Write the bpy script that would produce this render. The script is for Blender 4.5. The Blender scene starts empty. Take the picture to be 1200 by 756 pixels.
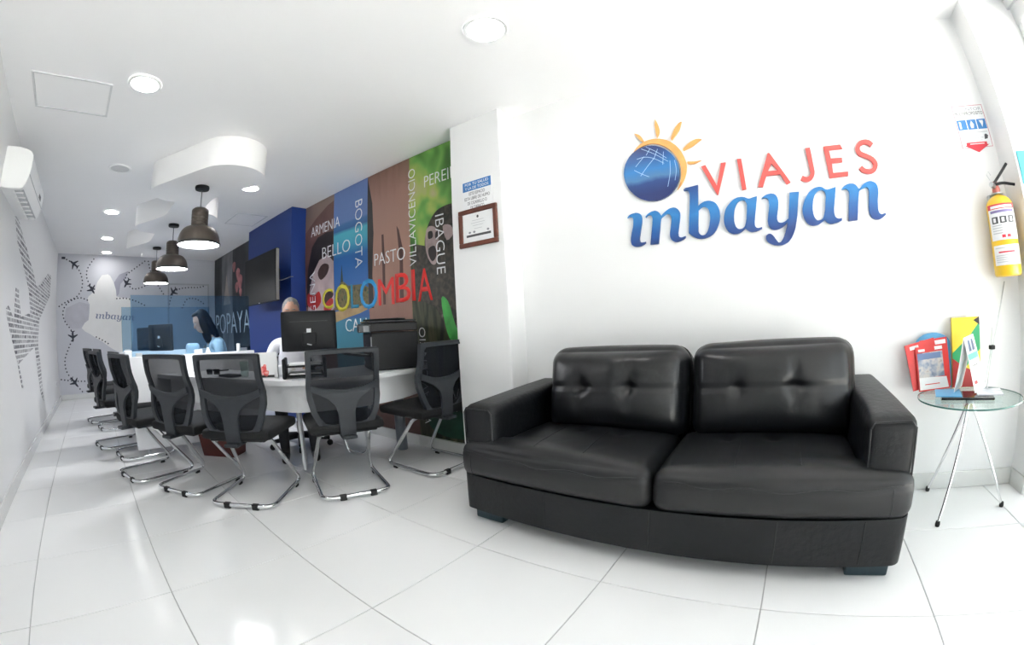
import bpy, bmesh, math, random, json
from mathutils import Vector, Matrix
from mathutils.geometry import tessellate_polygon

random.seed(7)
SC = bpy.context.scene
COL = SC.collection
R = math.radians

# ---------------------------------------------------------------- camera
cam_data = bpy.data.cameras.new('camera')
cam = bpy.data.objects.new('camera', cam_data)
COL.objects.link(cam)
cam_data.type = 'PANO'                       # the photograph was taken with a fisheye lens
cam_data.panorama_type = 'FISHEYE_LENS_POLYNOMIAL'
cam_data.sensor_fit = 'HORIZONTAL'
cam_data.sensor_width = 36.0
cam_data.fisheye_fov = R(200)
cam_data.fisheye_polynomial_k0 = 0.0
cam_data.fisheye_polynomial_k1 = -6.73403978e-02
cam_data.fisheye_polynomial_k2 = -3.82663885e-05
cam_data.fisheye_polynomial_k3 = 9.71337771e-06
cam_data.fisheye_polynomial_k4 = 9.75589565e-08
cam_data.shift_x = 0.00388
cam_data.shift_y = -0.0297
cam_data.clip_start = 0.02
_r = Vector((0.80912888, 0.58489029, -0.05669038))
_u = Vector((0.07067254, -0.00108498, 0.99749898))
_f = Vector((-0.58336596, 0.81111169, 0.04221357))
cam.matrix_world = Matrix(((_r.x, _u.x, -_f.x, 1.18286), (_r.y, _u.y, -_f.y, -0.70387),
                           (_r.z, _u.z, -_f.z, 1.01274), (0, 0, 0, 1)))
SC.camera = cam

# ---------------------------------------------------------------- world and daylight
SKY = 1.15
world = bpy.data.worlds.new('sky')
SC.world = world
world.use_nodes = True
_bg = world.node_tree.nodes['Background']
_bg.inputs[0].default_value = (0.93, 0.97, 1.0, 1)
_bg.inputs[1].default_value = SKY
ld = bpy.data.lights.new('shopfront_daylight', 'AREA')
ld.shape = 'RECTANGLE'
ld.size = 3.1
ld.size_y = 2.4
ld.cycles.is_portal = True
lo = bpy.data.objects.new('shopfront_daylight', ld)
COL.objects.link(lo)
lo.location = (3.02, 0.05, 1.22)
lo.rotation_euler = (0, R(90), 0)

sun_d = bpy.data.lights.new('sun', 'SUN')
sun_d.energy = 37.0
sun_d.angle = R(0.6)
sun_d.color = (1.0, 0.965, 0.93)
sun = bpy.data.objects.new('sun', sun_d)          # high over the building, lights the pavement outside
COL.objects.link(sun)
sun.rotation_euler = Vector((0.40, 0.12, -0.91)).to_track_quat('-Z', 'Y').to_euler()

SC.view_settings.view_transform = 'Standard'
SC.view_settings.look = 'None'
SC.view_settings.gamma = 1.0
SC.view_settings.use_curve_mapping = False
SC.view_settings.exposure = 1.33
SC.cycles.max_bounces = 10
SC.cycles.diffuse_bounces = 6
SC.cycles.transparent_max_bounces = 16
SC.cycles.sample_clamp_indirect = 8

# ---------------------------------------------------------------- materials
MATS = {}
def node(nt, t, **kw):
    n = nt.nodes.new(t)
    for k, v in kw.items():
        setattr(n, k, v)
    return n

def mat(name, col, rough=0.5, metal=0.0, var=0.04, scale=8.0, bump=0.0, bscale=60.0, emit=None, estr=0.0, spec=0.5, coat=0.0):
    if name in MATS:
        return MATS[name]
    m = bpy.data.materials.new(name)
    m.use_nodes = True
    nt = m.node_tree
    b = nt.nodes['Principled BSDF']
    b.inputs['Roughness'].default_value = rough
    b.inputs['Metallic'].default_value = metal
    b.inputs['Specular IOR Level'].default_value = spec
    if coat:
        b.inputs['Coat Weight'].default_value = coat
        b.inputs['Coat Roughness'].default_value = 0.08
    tc = node(nt, 'ShaderNodeTexCoord')
    if var > 0:
        nz = node(nt, 'ShaderNodeTexNoise')
        nz.inputs['Scale'].default_value = scale
        nz.inputs['Detail'].default_value = 4
        rp = node(nt, 'ShaderNodeValToRGB')
        rp.color_ramp.elements[0].position = 0.3
        rp.color_ramp.elements[1].position = 0.7
        rp.color_ramp.elements[0].color = (*[c * (1 - var) for c in col], 1)
        rp.color_ramp.elements[1].color = (*[min(1, c * (1 + var)) for c in col], 1)
        nt.links.new(tc.outputs['Object'], nz.inputs['Vector'])
        nt.links.new(nz.outputs['Fac'], rp.inputs['Fac'])
        nt.links.new(rp.outputs['Color'], b.inputs['Base Color'])
    else:
        b.inputs['Base Color'].default_value = (*col, 1)
    if bump > 0:
        nb = node(nt, 'ShaderNodeTexNoise')
        nb.inputs['Scale'].default_value = bscale
        nb.inputs['Detail'].default_value = 6
        bp = node(nt, 'ShaderNodeBump')
        bp.inputs['Strength'].default_value = bump
        bp.inputs['Distance'].default_value = 0.01
        nt.links.new(tc.outputs['Object'], nb.inputs['Vector'])
        nt.links.new(nb.outputs['Fac'], bp.inputs['Height'])
        nt.links.new(bp.outputs['Normal'], b.inputs['Normal'])
    if emit:
        b.inputs['Emission Color'].default_value = (*emit, 1)
        b.inputs['Emission Strength'].default_value = estr
    MATS[name] = m
    return m

def glass(name, tint, gloss=0.08, film=None):
    """thin sheet: transparent with a tint, mirror reflection by Fresnel"""
    m = bpy.data.materials.new(name)
    m.use_nodes = True
    nt = m.node_tree
    nt.nodes.clear()
    out = node(nt, 'ShaderNodeOutputMaterial')
    tr = node(nt, 'ShaderNodeBsdfTransparent')
    tr.inputs[0].default_value = (*tint, 1)
    gl = node(nt, 'ShaderNodeBsdfGlossy')
    gl.inputs['Roughness'].default_value = 0.02
    lw = node(nt, 'ShaderNodeLayerWeight')
    lw.inputs[0].default_value = 0.5
    pw = node(nt, 'ShaderNodeMath', operation='POWER')
    pw.inputs[1].default_value = 5.0
    fr = node(nt, 'ShaderNodeMath', operation='MULTIPLY_ADD')
    fr.inputs[1].default_value = 0.75 if not film else 0.35
    fr.inputs[2].default_value = gloss * 0.4 if not film else 0.008
    nt.links.new(lw.outputs['Facing'], pw.inputs[0])
    nt.links.new(pw.outputs[0], fr.inputs[0])
    mx = node(nt, 'ShaderNodeMixShader')
    nt.links.new(fr.outputs[0], mx.inputs[0])
    nt.links.new(tr.outputs[0], mx.inputs[1])
    nt.links.new(gl.outputs[0], mx.inputs[2])
    if film:                                   # a faint coloured film scatters a little light of its own
        df = node(nt, 'ShaderNodeBsdfDiffuse')
        df.inputs[0].default_value = (*film, 1)
        m2 = node(nt, 'ShaderNodeMixShader')
        m2.inputs[0].default_value = 0.022
        nt.links.new(mx.outputs[0], m2.inputs[1])
        nt.links.new(df.outputs[0], m2.inputs[2])
        mx = m2
    nt.links.new(mx.outputs[0], out.inputs[0])
    return m

def mesh_fabric(name, col, opening):
    m = bpy.data.materials.new(name)
    m.use_nodes = True
    nt = m.node_tree
    nt.nodes.clear()
    out = node(nt, 'ShaderNodeOutputMaterial')
    tr = node(nt, 'ShaderNodeBsdfTransparent')
    df = node(nt, 'ShaderNodeBsdfDiffuse')
    df.inputs[0].default_value = (*col, 1)
    tc = node(nt, 'ShaderNodeTexCoord')
    ck = node(nt, 'ShaderNodeTexChecker')
    ck.inputs['Scale'].default_value = 420
    mr = node(nt, 'ShaderNodeMapRange')
    mr.inputs['To Min'].default_value = 1 - opening * 1.5
    mr.inputs['To Max'].default_value = 1 - opening * 0.5
    mx = node(nt, 'ShaderNodeMixShader')
    nt.links.new(tc.outputs['Object'], ck.inputs['Vector'])
    nt.links.new(ck.outputs['Fac'], mr.inputs['Value'])
    nt.links.new(mr.outputs[0], mx.inputs[0])
    nt.links.new(tr.outputs[0], mx.inputs[1])
    nt.links.new(df.outputs[0], mx.inputs[2])
    nt.links.new(mx.outputs[0], out.inputs[0])
    return m

def ramp_mat(name, axis, stops, rough=0.45, noise=0.0, nscale=5.0, stretch=(1, 1, 1), coord='Object'):
    """printed picture: a colour ramp along one axis, wobbled by noise; stops = [(position in metres, colour)]"""
    m = bpy.data.materials.new(name)
    m.use_nodes = True
    nt = m.node_tree
    b = nt.nodes['Principled BSDF']
    b.inputs['Roughness'].default_value = rough
    tc = node(nt, 'ShaderNodeTexCoord')
    sp = node(nt, 'ShaderNodeSeparateXYZ')
    nt.links.new(tc.outputs[coord], sp.inputs[0])
    lo_, hi_ = stops[0][0], stops[-1][0]
    val = sp.outputs['XYZ'.index(axis)]
    if noise:
        mp = node(nt, 'ShaderNodeMapping')
        mp.inputs['Scale'].default_value = stretch
        nz = node(nt, 'ShaderNodeTexNoise')
        nz.inputs['Scale'].default_value = nscale
        nz.inputs['Detail'].default_value = 5
        ma = node(nt, 'ShaderNodeMath', operation='MULTIPLY_ADD')
        ma.inputs[1].default_value = noise
        nt.links.new(tc.outputs[coord], mp.inputs[0])
        nt.links.new(mp.outputs[0], nz.inputs['Vector'])
        nt.links.new(nz.outputs['Fac'], ma.inputs[0])
        nt.links.new(val, ma.inputs[2])
        sb = node(nt, 'ShaderNodeMath', operation='SUBTRACT')
        sb.inputs[1].default_value = noise * 0.5
        nt.links.new(ma.outputs[0], sb.inputs[0])
        val = sb.outputs[0]
    mr = node(nt, 'ShaderNodeMapRange')
    mr.inputs['From Min'].default_value = lo_
    mr.inputs['From Max'].default_value = hi_
    nt.links.new(val, mr.inputs['Value'])
    rp = node(nt, 'ShaderNodeValToRGB')
    els = rp.color_ramp.elements
    while len(els) < len(stops):
        els.new(0.5)
    for e, (p, c) in zip(els, stops):
        e.position = (p - lo_) / (hi_ - lo_)
    for e, (p, c) in zip(els, stops):
        e.color = (*c, 1)
    nt.links.new(mr.outputs[0], rp.inputs['Fac'])
    nt.links.new(rp.outputs['Color'], b.inputs['Base Color'])
    return m

def blotch_mat(name, cols, scale, rough=0.45, stretch=(1, 1, 1), detail=2.0):
    m = bpy.data.materials.new(name)
    m.use_nodes = True
    nt = m.node_tree
    b = nt.nodes['Principled BSDF']
    b.inputs['Roughness'].default_value = rough
    tc = node(nt, 'ShaderNodeTexCoord')
    mp = node(nt, 'ShaderNodeMapping')
    mp.inputs['Scale'].default_value = stretch
    nz = node(nt, 'ShaderNodeTexNoise')
    nz.inputs['Scale'].default_value = scale
    nz.inputs['Detail'].default_value = detail
    nz.inputs['Distortion'].default_value = 0.4
    rp = node(nt, 'ShaderNodeValToRGB')
    els = rp.color_ramp.elements
    while len(els) < len(cols):
        els.new(0.5)
    n = len(cols)
    for k, e in enumerate(els):
        e.position = 0.3 + 0.4 * k / (n - 1)
    for k, e in enumerate(els):
        e.color = (*cols[k], 1)
    nt.links.new(tc.outputs['Object'], mp.inputs[0])
    nt.links.new(mp.outputs[0], nz.inputs['Vector'])
    nt.links.new(nz.outputs['Fac'], rp.inputs['Fac'])
    nt.links.new(rp.outputs['Color'], b.inputs['Base Color'])
    return m

def words_mat(name, ink, paper, row=0.045):
    """tiny printed word rows: a brick grid whose bricks are words, broken up by noise"""
    m = bpy.data.materials.new(name)
    m.use_nodes = True
    nt = m.node_tree
    b = nt.nodes['Principled BSDF']
    b.inputs['Roughness'].default_value = 0.6
    tc = node(nt, 'ShaderNodeTexCoord')
    sp = node(nt, 'ShaderNodeSeparateXYZ')
    cb = node(nt, 'ShaderNodeCombineXYZ')
    nt.links.new(tc.outputs['Object'], sp.inputs[0])
    nt.links.new(sp.outputs[0], cb.inputs[0])
    nt.links.new(sp.outputs[2], cb.inputs[1])
    bk = node(nt, 'ShaderNodeTexBrick')
    bk.inputs['Scale'].default_value = 1.0
    bk.inputs['Brick Width'].default_value = row * 7
    bk.inputs['Row Height'].default_value = row
    bk.inputs['Mortar Size'].default_value = row * 0.17
    bk.inputs['Color1'].default_value = (*ink, 1)
    bk.inputs['Color2'].default_value = (*[0.5 * (i + p) for i, p in zip(ink, paper)], 1)
    bk.inputs['Mortar'].default_value = (*paper, 1)
    mp = node(nt, 'ShaderNodeMapping')
    mp.inputs['Scale'].default_value = (1, 0.35, 1)
    nz = node(nt, 'ShaderNodeTexNoise')
    nz.inputs['Scale'].default_value = 42
    nz.inputs['Detail'].default_value = 1
    th = node(nt, 'ShaderNodeMath', operation='GREATER_THAN')
    th.inputs[1].default_value = 0.60
    mx = node(nt, 'ShaderNodeMixRGB')
    mx.inputs[2].default_value = (*paper, 1)
    nt.links.new(cb.outputs[0], bk.inputs['Vector'])
    nt.links.new(cb.outputs[0], mp.inputs[0])
    nt.links.new(mp.outputs[0], nz.inputs['Vector'])
    nt.links.new(nz.outputs['Fac'], th.inputs[0])
    nt.links.new(th.outputs[0], mx.inputs[0])
    nt.links.new(bk.outputs['Color'], mx.inputs[1])
    nt.links.new(mx.outputs[0], b.inputs['Base Color'])
    return m

# ---------------------------------------------------------------- object helpers
def obj(name, bm, m, parent=None, smooth=False, props=None):
    me = bpy.data.meshes.new(name)
    if isinstance(bm, bmesh.types.BMesh):
        bmesh.ops.recalc_face_normals(bm, faces=bm.faces)
        bm.to_mesh(me)
        bm.free()
    else:
        me.from_pydata(*bm)
        me.update()
    for mm in (m if isinstance(m, (list, tuple)) else [m]):
        me.materials.append(mm)
    if smooth:
        for p in me.polygons:
            p.use_smooth = True
        if smooth != 'all':
            me.set_sharp_from_angle(angle=R(float(smooth) if smooth is not True else 40))
    o = bpy.data.objects.new(name, me)
    COL.objects.link(o)
    if parent is not None:
        o.parent = parent
    for k, v in (props or {}).items():
        o[k] = v
    return o

def tag(o, label, cat, group=None):
    o['label'] = label
    o['category'] = cat
    if group:
        o['group'] = group
    return o

def thing(name, label, cat, loc=(0, 0, 0), rz=0.0, group=None):
    o = bpy.data.objects.new(name, None)
    COL.objects.link(o)
    o.empty_display_size = 0.1
    o.location = loc
    o.rotation_euler = (0, 0, rz)
    return tag(o, label, cat, group)

def struct(name, bm, m, parent=None, smooth=False, label=None):
    o = obj(name, bm, m, parent, smooth)
    if parent is None:
        o['kind'] = 'structure'
        if label:
            o['label'] = label
    return o

def dup(root, loc, rz, label, group=None):
    r = root.copy()
    COL.objects.link(r)
    r.location = loc
    r.rotation_euler = (0, 0, rz)
    r['label'] = label
    if group:
        r['group'] = group
    for ch in list(root.children):
        c = ch.copy()
        COL.objects.link(c)
        c.parent = r
        for g in list(ch.children):
            d = g.copy()
            COL.objects.link(d)
            d.parent = c
    return r

def B():
    return bmesh.new()

def merge(dst, src):
    me = bpy.data.meshes.new('tmp')
    src.to_mesh(me)
    src.free()
    dst.from_mesh(me)
    bpy.data.meshes.remove(me)
    return dst

def box(x0, x1, y0, y1, z0, z1, bev=0.0, seg=2, bm=None):
    b = B()
    bmesh.ops.create_cube(b, size=1.0)
    for v in b.verts:
        v.co = Vector((x0 + (v.co.x + .5) * (x1 - x0), y0 + (v.co.y + .5) * (y1 - y0), z0 + (v.co.z + .5) * (z1 - z0)))
    if bev > 0:
        bmesh.ops.bevel(b, geom=list(b.edges), offset=bev, segments=seg, profile=0.5, affect='EDGES')
    if bm is not None:
        return merge(bm, b)
    return b

def xform(bm, M):
    bmesh.ops.transform(bm, matrix=M, verts=list(bm.verts))
    return bm

def rounded(pts, r, n=5):
    """polyline with its inner corners rounded"""
    P = [Vector(p) for p in pts]
    out = [P[0]]
    for i in range(1, len(P) - 1):
        a, b, c = P[i - 1], P[i], P[i + 1]
        d1, d2 = (a - b), (c - b)
        k = min(r, d1.length * .48, d2.length * .48)
        p, q = b + d1.normalized() * k, b + d2.normalized() * k
        for j in range(n + 1):
            t = j / n
            out.append((1 - t) ** 2 * p + 2 * t * (1 - t) * b + t * t * q)
    out.append(P[-1])
    return out

def tube(pts, r, seg=10, bm=None, cap=True, closed=False):
    bm = bm if bm is not None else B()
    P = [Vector(p) for p in pts]
    n = len(P)
    rr = r if isinstance(r, (list, tuple)) else [r] * n
    t0 = (P[1] - P[0]).normalized()
    up = Vector((0, 0, 1)) if abs(t0.z) < .9 else Vector((1, 0, 0))
    nrm = (up - t0 * up.dot(t0)).normalized()
    rings = []
    for i in range(n):
        if closed:
            t = (P[(i + 1) % n] - P[i - 1])
        else:
            t = P[min(i + 1, n - 1)] - P[max(i - 1, 0)]
        t.normalize()
        nrm = (nrm - t * nrm.dot(t)).normalized()
        bi = t.cross(nrm)
        rings.append([bm.verts.new(P[i] + (nrm * math.cos(2 * math.pi * k / seg) + bi * math.sin(2 * math.pi * k / seg)) * rr[i]) for k in range(seg)])
    m = n if closed else n - 1
    for i in range(m):
        a, b = rings[i], rings[(i + 1) % n]
        for k in range(seg):
            bm.faces.new((a[k], a[(k + 1) % seg], b[(k + 1) % seg], b[k]))
    if cap and not closed:
        bm.faces.new(rings[0][::-1])
        bm.faces.new(rings[-1])
    return bm

def lathe(prof, seg=32, bm=None, center=(0, 0, 0)):
    """prof = [(radius, z)] turned about the z axis; radius 0 closes the end"""
    bm = bm if bm is not None else B()
    cx, cy, cz = center
    rings = []
    for r, z in prof:
        if r <= 1e-6:
            rings.append([bm.verts.new((cx, cy, cz + z))])
        else:
            rings.append([bm.verts.new((cx + r * math.cos(2 * math.pi * k / seg), cy + r * math.sin(2 * math.pi * k / seg), cz + z)) for k in range(seg)])
    for a, b in zip(rings, rings[1:]):
        for k in range(seg):
            k2 = (k + 1) % seg
            if len(a) == 1 and len(b) == 1:
                continue
            if len(a) == 1:
                bm.faces.new((a[0], b[k], b[k2]))
            elif len(b) == 1:
                bm.faces.new((a[k], b[0], a[k2]))
            else:
                bm.faces.new((a[k], b[k], b[k2], a[k2]))
    return bm

def prism(loops, f, d0, d1, bm=None):
    """flat shape with holes, given as 2-D loops, made solid between depths d0 and d1; f(u, v, d) -> 3-D"""
    bm = bm if bm is not None else B()
    flat = [p for l in loops for p in l]
    tris = tessellate_polygon([[Vector((p[0], p[1], 0)) for p in l] for l in loops])
    A = [bm.verts.new(f(p[0], p[1], d0)) for p in flat]
    Bv = [bm.verts.new(f(p[0], p[1], d1)) for p in flat]
    for t in tris:
        try:
            bm.faces.new([A[i] for i in t])
            bm.faces.new([Bv[i] for i in t][::-1])
        except ValueError:
            pass
    k = 0
    for l in loops:
        n = len(l)
        for i in range(n):
            a, b = k + i, k + (i + 1) % n
            try:
                bm.faces.new((A[a], A[b], Bv[b], Bv[a]))
            except ValueError:
                pass
        k += n
    return bm

def ribbon(pts, w):
    """2-D outline of a stroke of width w along pts"""
    P = [Vector((p[0], p[1])) for p in pts]
    L, Rr = [], []
    for i in range(len(P)):
        t = (P[min(i + 1, len(P) - 1)] - P[max(i - 1, 0)]).normalized()
        nn = Vector((-t.y, t.x)) * w * .5
        L.append(tuple(P[i] + nn))
        Rr.append(tuple(P[i] - nn))
    return L + Rr[::-1]

def smooth_loop(pts, n=4):
    out = []
    N = len(pts)
    for i in range(N):
        p0, p1, p2, p3 = (Vector(pts[(i + k) % N][:2]) for k in (-1, 0, 1, 2))
        for j in range(n):
            t = j / n
            out.append(tuple(.5 * ((2 * p1) + (p2 - p0) * t + (2 * p0 - 5 * p1 + 4 * p2 - p3) * t * t + (-p0 + 3 * p1 - 3 * p2 + p3) * t ** 3)))
    return out

def wall_y(y):            # drawing on a wall that faces -Y
    return lambda u, v, d: (u, y - d, v)
def wall_y_left(y):       # drawing on the left wall, which faces +Y
    return lambda u, v, d: (u, y + d, v)
def wall_x(x):            # drawing on the far wall, which faces +X
    return lambda u, v, d: (x + d, u, v)

def text_bm(s, f, p0, p1, p2, depth, thin=0.0, d0=0.0, fit=True):
    """lettering: baseline from p0 to p1, capital height up to p2, all in the 2-D frame of f"""
    cu = bpy.data.curves.new('t', 'FONT')
    cu.body = s
    cu.size = 1.0
    cu.offset = thin
    cu.resolution_u = 3
    o = bpy.data.objects.new('t', cu)
    COL.objects.link(o)
    dg = bpy.context.evaluated_depsgraph_get()
    me = bpy.data.meshes.new_from_object(o.evaluated_get(dg))
    bpy.data.objects.remove(o)
    bpy.data.curves.remove(cu)
    xs = [v.co.x for v in me.vertices]
    ys = [v.co.y for v in me.vertices]
    x0, x1 = min(xs), max(xs)
    y0, y1 = 0.0, 0.727
    if max(ys) < 0.6:
        y1 = max(ys)
    a, b, c = Vector(p0), Vector(p1), Vector(p2)
    ex, ey = (b - a) / (x1 - x0), (c - a) / (y1 - y0)
    bm = B()
    bm.from_mesh(me)
    bpy.data.meshes.remove(me)
    for v in bm.verts:
        p = a + ex * (v.co.x - x0) + ey * (v.co.y - y0)
        v.co = Vector((p.x, p.y, 0))
    bmesh.ops.remove_doubles(bm, verts=list(bm.verts), dist=1e-5)
    geo = bmesh.ops.extrude_face_region(bm, geom=list(bm.faces))
    ext = {e for e in geo['geom'] if isinstance(e, bmesh.types.BMVert)}
    for v in bm.verts:
        v.co = Vector(f(v.co.x, v.co.y, d0 + (depth if v in ext else 0.0)))
    return bm

def puffy(h, r, top=0.0, front=0.0, cuts=18, dips=(), sag=None):
    """upholstered block: half sizes h, corner radius r, crowned on top (+Z) and front (-Y); dips = [(face, u, v, depth, size)]"""
    b = B()
    bmesh.ops.create_cube(b, size=2.0)
    bmesh.ops.subdivide_edges(b, edges=list(b.edges), cuts=cuts, use_grid_fill=True)
    hx, hy, hz = h
    for v in b.verts:
        p = v.co.copy()
        # crowd the rows towards the rounded edges
        P = Vector((p.x * hx, p.y * hy, p.z * hz))
        inn = Vector((hx - r, hy - r, hz - r))
        c = Vector([max(-i, min(i, q)) for q, i in zip(P, inn)])
        d = P - c
        if d.length > 1e-9:
            P = c + d.normalized() * r
        kx, ky, kz = 1 - p.x ** 2, 1 - p.y ** 2, 1 - p.z ** 2
        if p.z > 0:
            P.z += top * (max(kx, 0) ** .8) * (max(ky, 0) ** .8) * p.z
        if p.y < 0:
            P.y -= front * (max(kx, 0) ** .9) * (max(kz, 0) ** .9) * -p.y
        for face, u, w, dep, sz in dips:
            if face == 'top' and p.z > .6:
                g = math.exp(-(((P.x - u) ** 2 + (P.y - w) ** 2) / sz ** 2))
                P.z -= dep * g
            elif face == 'front' and p.y < -.6:
                g = math.exp(-(((P.x - u) ** 2 + (P.z - w) ** 2) / sz ** 2))
                P.y += dep * g
            elif face == 'frow' and p.y < -.6:
                P.y += dep * math.exp(-((P.z - w) / sz) ** 2)
            elif face == 'crease' and p.y < -.6:
                P.y += dep * math.exp(-((P.x - u) / .013) ** 2) * math.exp(-((P.z - w) / sz) ** 2)
            elif face == 'fcol' and p.y < -.6:
                P.y += dep * math.exp(-((P.x - u) / sz) ** 2)
            elif face == 'tcol' and p.z > .6:
                P.z -= dep * math.exp(-((P.x - u) / sz) ** 2)
            elif face == 'trow' and p.z > .6:
                P.z -= dep * math.exp(-((P.y - w) / sz) ** 2)
        v.co = P
    return b

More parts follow.
